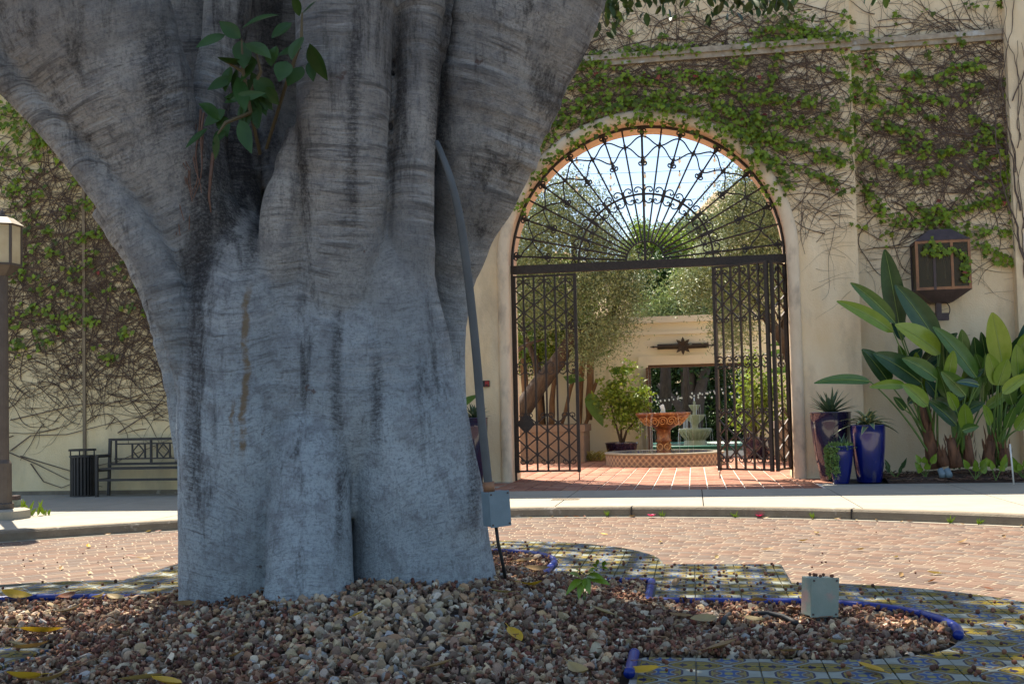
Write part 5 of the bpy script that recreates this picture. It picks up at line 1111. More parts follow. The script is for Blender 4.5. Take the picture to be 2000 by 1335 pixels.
def pleaf(g_, a, c, hw, mk, dy=0., dy2=None, sag=.05, fold=.28, nrm=None, stem=None, peak=.7):
    t, base, Y_ = GT[g_]; Y0 = Y_+dy; Y1 = Y_+(dy2 if dy2 is not None else dy-.15); p0 = Vector(at_y(*a, Y0)); p1 = Vector(at_y(*c, Y1)); b = MB()
    nv_ = Vector(nrm) if nrm else Vector((random.uniform(-.35, .35), -1, random.uniform(-.1, .5))); b.blade(p0, p1, hw*Y0/F*.95, nv_, 14, fold=fold, sag=sag, peak=peak, power=.62); lf = b.build('leaf', LM[mk], t, True)
    b = MB(); L_ = (p1-p0).length; off = nv_.normalized()*.006
    b.tube([p0.lerp(p1, u)+Vector((0, 0, sag*4*u*(1-u)*L_))+off for u in np.linspace(0, .96, 10)], list(np.linspace(.009, .002, 10)), 4); b.build('midrib', m_rib, lf)
    bs_ = Vector(base)+Vector((random.uniform(-.1, .1), random.uniform(-.08, .08), random.uniform(.1, .5) if stem is None else stem)); mid = bs_.lerp(p0, .55)+Vector(((p0.x-bs_.x)*-.12, 0, .1))
    b = MB(); b.tube([bs_.lerp(mid, u).lerp(mid.lerp(p0, u), u) for u in np.linspace(0, 1, 9)], list(np.linspace(.021, .010, 9)), 6); b.build('petiole', m_pet, t, True)
for a in [((1757, 640), (1728, 487), 21, 'd', .2), ((1832, 672), (1748, 556), 24, 'd', .1), ((1748, 630), (1661, 552), 14, 'm', 0.), ((1745, 648), (1634, 588), 14, 'b', -.1), ((1836, 690), (1748, 634), 24, 'y', -.1), ((1800, 748), (1706, 690), 24, 'd', -.1), ((1738, 750), (1683, 682), 22, 'd', .1), ((1700, 745), (1590, 748), 11, 'm', -.3), ((1768, 752), (1698, 756), 10, 'b', -.35), ((1812, 792), (1762, 750), 15, 'b', -.4), ((1830, 740), (1762, 700), 17, 'm', -.3), ((1762, 665), (1735, 560), 14, 't', .3), ((1780, 705), (1800, 680), 12, 't', .2), ((1768, 800), (1745, 775), 8, 'd', -.3), ((1800, 715), (1870, 650), 14, 'd', .35), ((1790, 760), (1840, 700), 14, 't', .3)]: pleaf(0, *a)
for a in [((1908, 738), (1822, 638), 19, 'm', 0.), ((1886, 772), (1838, 725), 16, 'm', -.2), ((1852, 742), (1862, 684), 12, 'b', -.1), ((1868, 830), (1812, 782), 15, 'd', -.1), ((1912, 752), (1868, 746), 8, 't', -.2), ((1888, 838), (1884, 788), 14, 'b', -.4), ((1880, 840), (1912, 832), 9, 'm', -.4), ((1883, 708), (1878, 643), 14, 'm', .3), ((1908, 712), (1902, 658), 15, 'd', .35), ((1855, 790), (1872, 740), 12, 'd', .3), ((1905, 790), (1896, 750), 12, 'd', .2), ((1832, 775), (1808, 742), 13, 't', .2), ((1880, 760), (1905, 700), 13, 't', .3)]: pleaf(1, *a)
for a in [((1958, 712), (1938, 610), 22, 'y', 0.), ((1948, 752), (1930, 690), 15, 'b', -.3), ((1950, 752), (1968, 700), 15, 'b', -.32), ((1926, 705), (1916, 648), 9, 'd', .3), ((1936, 700), (1930, 632), 8, 'd', .3), ((1995, 705), (2012, 622), 14, 't', .3), ((1958, 768), (2014, 730), 12, 'y', -.4), ((1975, 735), (2025, 680), 13, 'm', .1), ((1990, 812), (2020, 762), 14, 'm', -.2), ((1970, 720), (1995, 655), 13, 'd', .3), ((1920, 790), (1925, 690), 7, 'm', .1), ((1985, 760), (2020, 700), 13, 'd', .2), ((1945, 800), (1958, 755), 11, 'd', .2), ((1988, 690), (2020, 640), 12, 'b', .1), ((1960, 745), (1975, 690), 12, 't', .3)]: pleaf(2, *a)
for a in [((1978, 790), (1960, 735), 13, 'm', -.1), ((1990, 745), (1985, 672), 15, 'b', .05), ((2000, 770), (2030, 715), 15, 'b', -.2), ((1925, 745), (1905, 690), 13, 'm', .15), ((1985, 840), (2015, 800), 12, 'b', -.3), ((1935, 830), (1920, 790), 10, 'b', -.3), ((1965, 835), (1982, 795), 10, 'm', -.3), ((2005, 720), (2040, 640), 16, 'm', .2), ((1915, 770), (1940, 725), 12, 'm', .1)]: pleaf(2, *a)
for a in [((1850, 775), (1830, 715), 13, 'm', .15), ((1868, 800), (1850, 765), 11, 'b', -.3), ((1895, 780), (1915, 735), 12, 'm', .1), ((1862, 715), (1850, 660), 13, 'd', .3)]: pleaf(1, *a)
for g_, xa, xb in ((0, 1770, 1850), (1, 1840, 1920), (2, 1925, 2010), (2, 1940, 2020), (1, 1860, 1930)):
    for _ in range(5):
        x = random.uniform(xa, xb); y = random.uniform(740, 815); q = random.uniform(-1.1, 1.1); L_ = random.uniform(55, 95); pleaf(g_, (x, y), (x+L_*math.sin(q), y-L_*math.cos(q)), random.uniform(9, 15), random.choice('ddmb'), random.uniform(.1, .4))
for gi, pl, r_ in ((0, [(1824, 915), (1818, 870), (1808, 825), (1801, 790)], .13), (1, [(1868, 912), (1862, 880), (1856, 855)], .12), (1, [(1895, 910), (1892, 880), (1890, 850)], .09), (2, [(1930, 910), (1932, 880), (1938, 850)], .12), (2, [(1965, 910), (1960, 875)], .10), (1, [(1845, 910), (1838, 880)], .10)):
    b = MB(); t, bs_, Y_ = GT[gi]; pts = [Vector(at_y(x, y, Y_-.05)) for x, y in pl]; b.tube(pts, [r_*(1-.22*i) for i in range(len(pts))], 10); st_ = b.build('stem', m_shag, t, True)
    for q in range(16):
        u = random.random(); p = pts[0].lerp(pts[-1], u); a = random.uniform(PI, 2*PI); b = MB(); e = Vector((math.cos(a), math.sin(a), 0))*r_*.85; b.blade(p+e, p+e*1.5+Vector((0, 0, random.uniform(.1, .25))), .02, tuple(e), 4); b.build('husk', m_shag, st_)
# small bed plants, marker stake, spotlights
for k, (x, y, lb) in enumerate([(1750, 925, 'dark narrow leaved seedling next to the cobalt pot'), (1808, 925, 'light green seedling in front of the leaning clump stem'), (1905, 928, 'broad light green seedling in front of the middle clump'), (1998, 925, 'light green seedling beyond the white stake'), (1945, 930, 'small green sprout between the bright seedling and the white stake')]):
    c = at_z(x, y+8, .19); t = T('seedling', lb, 'plant', c, None); mm = LM['d'] if k == 0 else LM['b']
    for q in range(6):
        a = random.uniform(PI*.9, PI*2.1); h_ = random.uniform(.12, .42); p = Vector(c); e = p+Vector((math.cos(a)*.1, math.sin(a)*.06, h_*.6)); f = e+Vector((math.cos(a)*.08, -.03, random.uniform(.08, .22))); b = MB(); b.tube([p, e], .006, 4); b.build('stalk', m_pet, t); b = MB(); b.blade(e, f, .055 if k else .03, (random.uniform(-.4, .4), -1, .3), 7); b.build('leaf', mm, t, True)
b = MB(); b.tube([at_z(1980, 945, .15), Vector(at_z(1980, 945, .15))+Vector((-.03, 0, .62))], .012, 8); tag(b.build('marker_stake', m_white, smooth=True), 'thin white stake standing in the mulch among the broad leaves', 'stake')
for x in (1841, 1854):
    c = Vector(at_z(x, 932, .2)); t = T('garden_spotlight', 'small grey garden spotlight on the mulch nearer the %s clump' % ('leaning' if x < 1850 else 'middle'), 'spotlight', c, 'garden spotlights in the mulch'); b = MB(); b.tube([c, c+Vector((0, 0, .05)), c+Vector((-.02, .06, .13))], [.05, .055, .05], 10); b.build('body', m_boxg, t, True); b = MB(); b.tube([c-Vector((0, 0, .06)), c+Vector((0, 0, .02))], .012, 6); b.build('spike', m_black, t)
c = at_z(1792, 918, .18); b = MB(); b.lathe([(0.001, .22), (.09, .22), (.11, .19), (.115, 0)], c, 14); tag(b.build('valve_stump', M('old_stump', (.06, .045, .035), (.035, .03, .025), 12, .95, .6, 20), smooth=True), 'short dark stump against the wall behind the mulch', 'stump')
# ================================================================ copper wall lantern
c0 = at_y(1838, 520, RY-.25); lx0, lx1 = at_y(1787, 520, RY-.3)[0], at_y(1893, 520, RY-.45)[0]; zt_, zb_ = at_y(1838, 472, RY-.45)[2], at_y(1838, 563, RY-.45)[2]
wl = T('wall_lantern', 'large aged copper wall lantern with clear panes above the broad leaves', 'lantern', (c0[0], RY, zb_)); ly0, ly1 = RY-.48, RY-.05
W_ = lx1-lx0; fr = [lx0, lx0+W_*.33, lx0+W_*.67, lx1]
for i, x in enumerate(fr): b = MB(); b.bb(x-.022, x+.022, ly0-.02, ly0+.025, zb_-.03, zt_+.02); b.build('post', m_copper if i in (0, 2, 3) else m_copperd, wl)
for x in (lx0, lx1): b = MB(); b.bb(x-.022, x+.022, ly1-.02, ly1+.02, zb_-.02, zt_+.02); b.build('post', m_copperd, wl)
for z in (zb_, zt_):
    b = MB(); b.bb(lx0+.022, lx1-.022, ly0-.015, ly0+.02, z-.025, z+.025); b.build('rail', m_copper, wl)
    for x in (lx0, lx1): b = MB(); b.bb(x-.018, x+.018, ly0+.025, ly1-.02, z-.025, z+.024); b.build('rail', m_copperd, wl)
def frustum(zA, zB, ins):
    b = MB(); v = [(lx0-.03, ly0-.03, zA), (lx1+.03, ly0-.03, zA), (lx1+.03, ly1+.02, zA), (lx0-.03, ly1+.02, zA), (lx0+ins, ly0+.14, zB), (lx1-ins, ly0+.14, zB), (lx1-ins, ly1+.02, zB), (lx0+ins, ly1+.02, zB)]
    return b.add(v, [(0, 1, 2, 3), (4, 5, 6, 7), (0, 1, 5, 4), (1, 2, 6, 5), (2, 3, 7, 6), (3, 0, 4, 7)])
frustum(zt_+.022, zt_+.24, .26).build('roof', m_copperd, wl); frustum(zb_-.027, zb_-.23, .26).build('bottom', m_copperd, wl)
m_glass = bpy.data.materials.new('pane_glass'); m_glass.use_nodes = True; nd = m_glass.node_tree; bs = nd.nodes['Principled BSDF']; bs.inputs['Base Color'].default_value = (.07, .05, .022, 1); bs.inputs['Roughness'].default_value = .3; bs.inputs['Specular IOR Level'].default_value = .25; bs.inputs['Alpha'].default_value = .6
for i in range(3): b = MB(); b.bb(fr[i]+.022, fr[i+1]-.022, ly0-.003, ly0+.003, zb_+.026, zt_-.026); b.build('pane', m_glass, wl)
for x in (lx0, lx1): b = MB(); b.bb(x-.003, x+.003, ly0+.026, ly1-.022, zb_+.026, zt_-.026); b.build('pane', m_glass, wl)
b = MB(); b.bb(lx0+.02, lx1-.02, ly1+.01, ly1+.04, zb_-.02, zt_+.02); b.build('back_plate', M('back_plate', (.05, .045, .03), rough=.8), wl)
for x, dz in ((.25, .02), (.4, .0), (.58, .02), (.72, -.12)):
    b = MB(); x = lx0+W_*x; b.tube([(x, RY-.26, zb_+.2), (x, RY-.26, zb_+.52+dz)], .016, 8); cn = b.build('candle', M('candle', (.62, .52, .30), rough=.5) if 'candle' not in bpy.data.materials else bpy.data.materials['candle'], wl); b = MB(); b.lathe([(.016, 0), (.018, .04), (.002, .12)], (x, RY-.26, zb_+.52+dz), 8); b.build('bulb', m_bulb, cn, True)
cx = (lx0+lx1)/2-.06; b = MB(); b.bb(cx-.045, cx+.045, RY-.30, RY-.19, zb_-.55, zb_-.22); br_ = b.build('bracket', m_copperd, wl)
b = MB(); b.bb(cx+.04, cx+.17, RY-.28, RY-.18, zb_-.55, zb_-.42); b.build('bracket_foot', m_copperd, wl); b = MB(); b.bb(cx-.03, cx+.03, RY-.2, RY+.01, zb_-.52, zb_-.4); b.build('bracket_arm', m_copperd, wl)
b = MB(); b.tube([(cx+.10+.12*math.cos(q)*.8, RY-.24, zb_-.36+.13*math.sin(q)) for q in np.linspace(-1.2, 2.2, 14)], .010, 6); b.build('bracket_ring', m_copperd, wl)
# ================================================================ lamp post
lpz = at_z(16, 1012, .13); lb_ = (lpz[0]-.09, lpz[1], .13)
lp_ = T('street_lamp', 'bronze lamp post with a cream six sided lantern by the kerb', 'street lamp', lb_); LX, LYp = lb_[0], lb_[1]
b = MB(); b.lathe([(.0, .0), (.36, .0), (.35, .12), (.30, .14), (0, .145)], (LX, LYp, .12), 20); b.build('footing', m_conc, lp_)
b = MB(); b.lathe([(.15, .14), (.15, .2), (.125, .22), (.12, .75), (.10, .78), (.088, .80), (.082, 2.0), (.075, 3.32), (.10, 3.34), (.10, 3.40), (.06, 3.42)], (LX, LYp, .13), 14); b.build('post', m_post, lp_, False)
z0, z1 = at_y(10, 518, LYp)[2], at_y(10, 440, LYp)[2]; rh = at_y(35, 470, LYp)[0]-LX
def hexp(r_, z): return [(LX+r_*math.cos(PI/6+PI/3*k), LYp+r_*math.sin(PI/6+PI/3*k), z) for k in range(6)]
def hexfr(ra, za, rb_, zb): b = MB(); return b.add(hexp(ra, za)+hexp(rb_, zb), [(k, (k+1) % 6, 6+(k+1) % 6, 6+k) for k in range(6)]+[(5, 4, 3, 2, 1, 0), (6, 7, 8, 9, 10, 11)])
hexfr(.10, z0-.14, rh+.01, z0).build('lantern_base', m_post, lp_); hexfr(rh+.04, z1, rh*.62, z1+.10).build('roof', M('lamp_roof', (.35, .30, .22), (.28, .23, .17), 7, .6), lp_); hexfr(rh*.3, z1+.10, rh*.22, z1+.15).build('cap', m_post, lp_)
b = MB(); b.lathe([(.03, 0), (.035, .03), (.015, .06), (.001, .09)], (LX, LYp, z1+.15), 8); b.build('finial', m_post, lp_, True)
m_lpane = M('lamp_pane', (.72, .64, .47), (.60, .50, .33), 5, .4, trans=.35); A_ = hexp(rh, z0); B_ = hexp(rh, z1)
for k in range(6):
    b = MB(); b.add([A_[k], A_[(k+1) % 6], B_[(k+1) % 6], B_[k]], [(0, 1, 2, 3)]); b.build('pane', m_lpane, lp_); b = MB(); b.bar(A_[k], B_[k], .028); b.build('mullion', m_post, lp_)
    for Q in (A_, B_): b = MB(); b.bar(Q[k], Q[(k+1) % 6], .03, ref=(0, 0, 1)); b.build('rail', m_post, lp_)
c = Vector(at_z(30, 1008, .13)); t = T('irrigation_valve', 'little grey valve box with weeds at the foot of the lamp post', 'valve box', c); b = MB(); b.bb(c.x-.07, c.x+.07, c.y-.06, c.y+.06, .12, .36); b.build('body', m_boxg2, t); b = MB(); b.bb(c.x-.05, c.x+.05, c.y-.05, c.y+.05, .36, .42); b.build('cap', m_copperd, t)
for q in range(12): b = MB(); p = c+Vector((random.uniform(0, .4), random.uniform(-.1, .2), 0)); b.blade(p, p+Vector((random.uniform(-.1, .15), -.05, random.uniform(.08, .25))), .03, (0, -1, .2), 5); b.build('weed_leaf', LM['b'], t, True)
# ================================================================ bench and bin
bY, fY = 17.60, 17.22; bx0 = at_y(212, 900, bY)[0]; bx1 = bx0+1.85; zz = lambda y, Y_=bY: at_y(215, y, Y_)[2]
bn = T('metal_bench', 'dark metal bench with diamond back panels against the ivy wall', 'bench', (bx0, bY, .13))
def bar_(nm, a, c, w_=.045, d=None): b = MB(); b.bar(a, c, w_, d); return b.build(nm, m_bench, bn)
zt_ = zz(856); zs = zz(914, 17.4); za = zz(890)
for x in (bx0, bx1):
    bar_('leg', (x, bY, .13), (x, bY+.06, zt_)); bar_('leg', (x, fY, .13), (x, fY, za)); bar_('armrest', (x, fY-.02, za+.01), (x, bY+.03, za+.01), .04); bar_('side_rail', (x, fY, zs-.03), (x, bY, zs-.03), .035); bar_('side_rail', (x, fY, .42), (x, bY, .42), .03)
bar_('back_rail', (bx0, bY+.06, zt_-.02), (bx1, bY+.06, zt_-.02)); z2, z3 = zt_-.10, zt_-.36
bar_('back_rail', (bx0+.1, bY+.05, z2), (bx1-.1, bY+.05, z2), .026); bar_('back_rail', (bx0+.1, bY+.03, z3), (bx1-.1, bY+.03, z3), .026); bar_('back_rail', (bx0, bY+.02, z3-.09), (bx1, bY+.02, z3-.09), .04)
bar_('back_post', (bx0+.12, bY+.045, z3-.09), (bx0+.12, bY+.045, zt_-.03), .03); bar_('back_post', (bx1-.12, bY+.045, z3-.09), (bx1-.12, bY+.045, zt_-.03), .03)
for k in range(3):
    xc = bx0+.55+k*.47; xp = xc+.235
    for x in (xc-.12, xc+.12): bar_('panel_bar', (x, bY+.045, z3), (x, bY+.045, z2), .026)
    zc = (z2+z3)/2; D = [(xc, zc+.12), (xc+.105, zc), (xc, zc-.12), (xc-.105, zc)]
    for q in range(4): bar_('diamond_bar', (D[q][0], bY+.04, D[q][1]), (D[(q+1) % 4][0], bY+.04, D[(q+1) % 4][1]), .018)
    if k < 2: bar_('back_post', (xp, bY+.045, z3-.09), (xp, bY+.045, zt_-.03), .035)
for k in range(6): b = MB(); y = fY+.02+k*.068; b.bb(bx0+.02, bx1-.02, y, y+.05, zs-.02+.004*k*0, zs+.012); b.build('seat_slat', m_bench, bn)
bar_('front_rail', (bx0, fY+.01, .42), (bx1, fY+.01, .42), .04)
wx = at_y(161, 900, 17.45)[0]; wb = T('litter_bin', 'dark slatted metal litter bin standing at the end of the bench', 'litter bin', (wx, 17.45, .13)); R_ = .20; hb_ = zz(884, 17.3)
b = MB(); b.lathe([(R_-.04, .06), (R_-.03, hb_-.18)], (wx, 17.45, .1), 20); b.build('liner', M('bin_liner', (.01, .01, .01), rough=.8), wb)
for z, r_ in ((.14, R_+.01), (hb_-.05, R_+.015), (hb_+.06, R_+.03)):
    b = MB(); b.lathe([(r_-.03, z-.02), (r_, z-.02), (r_, z+.015), (r_-.03, z+.015), (r_-.03, z-.02)], (wx, 17.45, 0), 24); b.build('ring', m_bench, wb)
for k in range(22): a = 2*PI*k/22; b = MB(); b.box((wx+R_*math.cos(a), 17.45+R_*math.sin(a), (.14+hb_-.05)/2), (.008, .034, hb_-.19), rz=a); b.build('slat', m_bench, wb)
for k in range(4): a = PI/4+PI/2*k; b = MB(); b.tube([(wx+R_*math.cos(a), 17.45+R_*math.sin(a), hb_-.05), (wx+R_*math.cos(a), 17.45+R_*math.sin(a), hb_+.06)], .012, 6); b.build('lid_post', m_bench, wb)
# ================================================================ ivy
def walk_stems(b, starts, wallY, L, bias, bend, rr, inside):
    for (x, z), Lr in zip(starts, L):
        a = bias(x, z); n = max(5, int(Lr/.09)); pts = []; k = random.gauss(0, bend); off = random.uniform(.006, .03)
        for i in range(n):
            if not inside(x, z): break
            pts.append((x, wallY-off-.008*math.sin(i*.9), z)); k = .86*k+random.gauss(0, bend*.7); a += k+.10*math.sin(i*.7+x*3); x += math.cos(a)*.09; z += math.sin(a)*.09
        if len(pts) > 3: r_ = rr(); b.tube(pts, list(np.linspace(r_, r_*.4, len(pts))), 3, cap=False)
def ivy_leaves(name, pos, parent, wallY, smin, smax, red=.015, seed=0):
    rg = np.random.default_rng(seed); N = len(pos); pos = np.array(pos); d = np.stack([rg.normal(0, .55, N), rg.normal(-.25, .25, N), -np.abs(rg.normal(.8, .4, N))], -1); nn = np.stack([rg.normal(0, .35, N), -np.ones(N), rg.uniform(.1, 1.1, N)], -1)
    return stuff(scatter(name, IVYL[0], IVYL[1], pos, frame_mats(d, nn), rg.uniform(smin, smax, N), [m_ivy, m_ivyred], parent, mi=(rg.uniform(size=N) < red).astype(int)))
def poly_sample(pl, n, wd):
    out = []; seg = [(a, c, math.dist(a, c)) for a, c in zip(pl[:-1], pl[1:])]; tot = sum(q[2] for q in seg)
    for _ in range(n):
        u = random.uniform(0, tot)
        for a, c, l in seg:
            if u <= l: t = u/l; out.append((a[0]+(c[0]-a[0])*t+random.gauss(0, wd), a[1]+(c[1]-a[1])*t+random.gauss(0, wd*.8))); break
            u -= l
    return out
in_arch = lambda x, z: (XL-.02 < x < XR+.02 and z < ZS) or math.hypot(x-XC, z-ZS) < RA-.02
def wy(x): return GY if x < XP else RY
# gate wall
gi = T('climbing_ivy', 'leafy ivy with bare stems covering the wall around the arch', 'ivy', (1, GY, 4))
ri = T('climbing_ivy', 'sparser ivy spreading over the wall around the copper lantern', 'ivy', (5, RY, 4))
P_ = {0: [], 1: []}
def put(px, py, lift=.0):
    p = at_y(px, py, GY)
    if p[0] < XP:
        if in_arch(p[0], p[2]): return
        near_ = .10 if abs(math.hypot(p[0]-XC, max(0, p[2]-ZS))-RA) < .3 else 0
        P_[0].append((p[0], GY-random.uniform(.03, .13)-near_, p[2]))
    else:
        p = at_y(px, py, RY); P_[1].append((p[0], RY-random.uniform(.03, .12)-lift, p[2]))
bands = [([(1120, 132), (1180, 118), (1260, 98), (1340, 98)], 260, 9), ([(1140, 118), (1250, 100), (1370, 96)], 160, 8), ([(1440, 92), (1500, 84), (1600, 72), (1640, 76)], 260, 9), ([(1470, 62), (1530, 56), (1600, 58), (1660, 74)], 150, 9), ([(1690, 78), (1760, 80)], 40, 6),
 ([(1020, 345), (1050, 290), (1090, 245), (1150, 222), (1220, 206), (1290, 205), (1350, 216), (1410, 240), (1460, 275), (1505, 318), (1545, 372)], 900, 12), ([(1040, 275), (1090, 225), (1150, 195), (1230, 185), (1320, 190), (1400, 205), (1470, 240), (1530, 290)], 520, 12),
 ([(1080, 190), (1180, 160), (1280, 150), (1380, 150), (1460, 165)], 300, 14), ([(1330, 140), (1400, 170), (1470, 195), (1540, 200), (1600, 190)], 220, 11), ([(1400, 205), (1480, 230), (1560, 245), (1640, 260), (1680, 280)], 300, 12), ([(1450, 260), (1530, 275), (1600, 300), (1660, 320)], 230, 11), ([(1500, 310), (1560, 330), (1620, 350), (1660, 380)], 120, 9),
 ([(1655, 60), (1662, 130), (1668, 220), (1670, 300)], 120, 6), ([(1690, 110), (1698, 150), (1708, 190), (1725, 205)], 70, 5), ([(1600, 130), (1650, 145), (1690, 190), (1740, 240)], 80, 7), ([(1520, 100), (1510, 160), (1500, 200)], 60, 8), ([(1600, 240), (1640, 200), (1690, 180)], 60, 9)]
bands2 = [([(1770, 150), (1790, 146), (1800, 160)], 70, 8), ([(1815, 155), (1845, 140), (1870, 128), (1920, 130)], 60, 4), ([(1840, 165), (1865, 150), (1870, 130)], 40, 4), ([(1880, 165), (1915, 168)], 30, 5), ([(1760, 195), (1800, 192), (1850, 196)], 70, 7), ([(1720, 215), (1780, 212), (1830, 235)], 70, 7), ([(1700, 245), (1760, 250), (1790, 260)], 90, 9), ([(1750, 285), (1800, 290), (1860, 300), (1890, 280), (1950, 262)], 200, 11), ([(1680, 300), (1720, 320), (1790, 345), (1850, 330)], 130, 9), ([(1690, 350), (1700, 390), (1730, 425), (1790, 438), (1850, 428)], 260, 10), ([(1780, 405), (1830, 420), (1880, 410), (1930, 395), (1975, 385)], 210, 11), ([(1840, 440), (1900, 455), (1960, 452), (1990, 440)], 140, 11), ([(1905, 470), (1930, 490), (1955, 510), (1990, 520)], 110, 9), ([(1945, 350), (1990, 330)], 60, 9), ([(1968, 130), (1975, 250), (1972, 350), (1980, 470)], 190, 7), ([(1890, 230), (1930, 250)], 30, 8), ([(1700, 100), (1720, 150), (1700, 200)], 40, 7), ([(1950, 5), (1965, 18)], 30, 7), ([(1985, 20), (1995, 40)], 36, 7), ([(1880, 10), (1930, 12)], 16, 6), ([(1740, 25), (1760, 40)], 12, 6), ([(1900, 320), (1960, 300)], 50, 8)]
for pl, n_, wd in bands+bands2:
    for x, y in poly_sample(pl, int(n_*(.55 if (pl, n_, wd) in bands else .58)), wd*.8): put(x, y)
for _ in range(420):    # loose clumps
    x, y = random.uniform(1090, 1690), random.uniform(20, 330)
    if random.random() < .35+.5*math.sin(x*.021)*math.sin(y*.035): 
        for _ in range(random.randint(2, 6)): put(x+random.gauss(0, 8), y+random.gauss(0, 6))
for _ in range(60):
    x, y = random.uniform(1680, 1980), random.uniform(10, 500)
    for _ in range(random.randint(1, 5)): put(x+random.gauss(0, 8), y+random.gauss(0, 6))
for x, y in poly_sample([(1800, 488), (1830, 490), (1860, 486), (1885, 500), (1890, 530), (1886, 545)], 90, 5)+poly_sample([(1815, 470), (1835, 480)], 14, 4): p = at_y(x, y, RY-.52); P_[1].append((p[0], RY-.50-random.uniform(.0, .05), p[2]))
for _ in range(330):    # leaves dangling past the edge of the arch
    a = random.uniform(.35, 2.75); rr = RA-random.uniform(-.35, .24)*random.random(); P_[0].append((XC+rr*math.cos(a), GY-random.uniform(-.05, .22), ZS+rr*math.sin(a)))
ivy_leaves('foliage', P_[0], gi, GY, .055, .115, .01, 1); ivy_leaves('foliage', P_[1], ri, RY, .055, .11, .012, 2)
b = MB(); inside = lambda x, z: XC-3.4 < x < XP-.01 and .9 < z < WT-.1 and not in_arch(x, z) and (z > 3.3+.25*math.sin(x*5) or x < XL)
st, Ls = [], []
for _ in range(2300):
    x, y = random.uniform(960, 1680), random.triangular(0, 520, 130); p = at_y(x, y, GY)
    if inside(p[0], p[2]): st.append((p[0], p[2])); Ls.append(random.uniform(.5, 2.4))
walk_stems(b, st, GY, Ls, lambda x, z: random.choice((0, PI))+random.gauss(-.12, .55), .10, lambda: random.choice((.003, .0035, .0045, .006, .010)), inside); stuff(b.build('vine_stems', m_vine, gi))
b = MB(); inside = lambda x, z: XP+.01 < x < 6.2 and 3.2+.3*math.sin(x*4) < z < WT-.1; st, Ls = [], []
for _ in range(1150):
    x, y = random.uniform(1680, 2000), random.triangular(0, 540, 250); p = at_y(x, y, RY); st.append((p[0], p[2])); Ls.append(random.uniform(.5, 2.4))
walk_stems(b, st, RY, Ls, lambda x, z: random.choice((0, PI))+random.gauss(.05, .6), .10, lambda: random.choice((.003, .0035, .0045, .006, .010)), inside)
for k in range(16):   # big stems fanning out from the pier
    y0 = random.uniform(260, 400); y1 = random.uniform(100, 440); x1 = random.uniform(1680, 1860); pts = []
    for t in np.linspace(0, 1, 14): p = at_y(1975+(x1-1975)*t, y0+(y1-y0)*t+random.uniform(20, 46)*math.sin(t*PI)*(1 if k % 3 else -.6), RY); pts.append((p[0], RY-.03-.01*math.sin(t*9), p[2]))
    b.tube(pts, list(np.linspace(.022, .005, 14)), 4)
for k in range(13):
    x = px_-.12+random.uniform(-.10, .22); z = random.uniform(3.2, 7.5); pts = []; r_ = random.choice((.006, .009, .012, .018)); vx = 0
    for i in range(random.randint(12, 30)): vx = .8*vx+random.gauss(0, .018); x += vx; x += (px_-.02-x)*.06; pts.append((x, RY-.25+random.uniform(-.025, .02), z)); z += .12
    b.tube(pts, list(np.linspace(r_, r_*.5, len(pts))), 5)
stuff(b.build('vine_stems', m_vine, ri))
# low dry tendrils on the plaster below
b = MB(); st, Ls = [], []; inside = lambda x, z: XR+.3 < x < 6 and 1.7 < z < 4.9
for _ in range(70): st.append((random.uniform(XR+.35, 5.6), random.triangular(2.5, 4.9, 4.6))); Ls.append(random.uniform(.3, 1.2))
walk_stems(b, [q for q in st if q[0] < XP-.05], GY, Ls, lambda x, z: random.gauss(0, .35)+random.choice((0, PI)), .06, lambda: .003, lambda x, z: inside(x, z) and x < XP-.02); stuff(b.build('dry_tendrils', m_vine, gi))
b = MB(); walk_stems(b, [q for q in st if q[0] > XP+.05], RY, Ls, lambda x, z: random.gauss(0, .35)+random.choice((0, PI)), .06, lambda: .003, lambda x, z: inside(x, z) and x > XP+.02); stuff(b.build('dry_tendrils', m_vine, ri))
# wing wall ivy
li = T('climbing_ivy', 'bare tangled ivy stems with scattered leaves on the wall above the bench', 'ivy', (-11, LY, 3)); b = MB(); st, Ls = [], []
inside = lambda x, z: -13.5 < x < -6.2 and z > 1.0+.35*math.sin(x*2.2) and z < 8.2
for _ in range(2300):
    x, y = random.uniform(-20, 420), random.triangular(150, 880, 560); p = at_y(x, y, LY); st.append((p[0], p[2])); Ls.append(random.uniform(.6, 2.4))
walk_stems(b, st, LY, Ls, lambda x, z: random.choice((0, PI))+random.gauss(-.05, .6), .10, lambda: random.choice((.003, .0035, .0045, .006, .010)), inside)
for pl in ([(20, 880), (60, 850), (130, 848), (200, 830), (330, 800)], [(10, 880), (70, 905), (130, 935), (200, 950)], [(60, 905), (85, 940), (120, 952), (150, 940)], [(40, 890), (140, 920), (230, 900), (350, 850)], [(230, 845), (300, 800), (350, 740)], [(20, 820), (150, 790), (300, 780), (360, 790)]):
    b.tube([tuple(at_y(x, y, LY-.025)) for x, y in pl], list(np.linspace(.012, .005, len(pl))), 4)
stuff(b.build('vine_stems', m_vine, li)); pos = []
def putl(x, y): p = at_y(x, y, LY); pos.append((p[0], LY-random.uniform(.03, .12), p[2]))
for _ in range(380):
    x, y = random.uniform(-10, 360), 190+510*random.random()**1.5
    if y > 560 and random.random() < .45: continue
    for _ in range(random.randint(2, 9)): putl(x+random.gauss(0, 9), y+random.gauss(0, 6))
ivy_leaves('foliage', pos, li, LY, .055, .11, .004, 3)
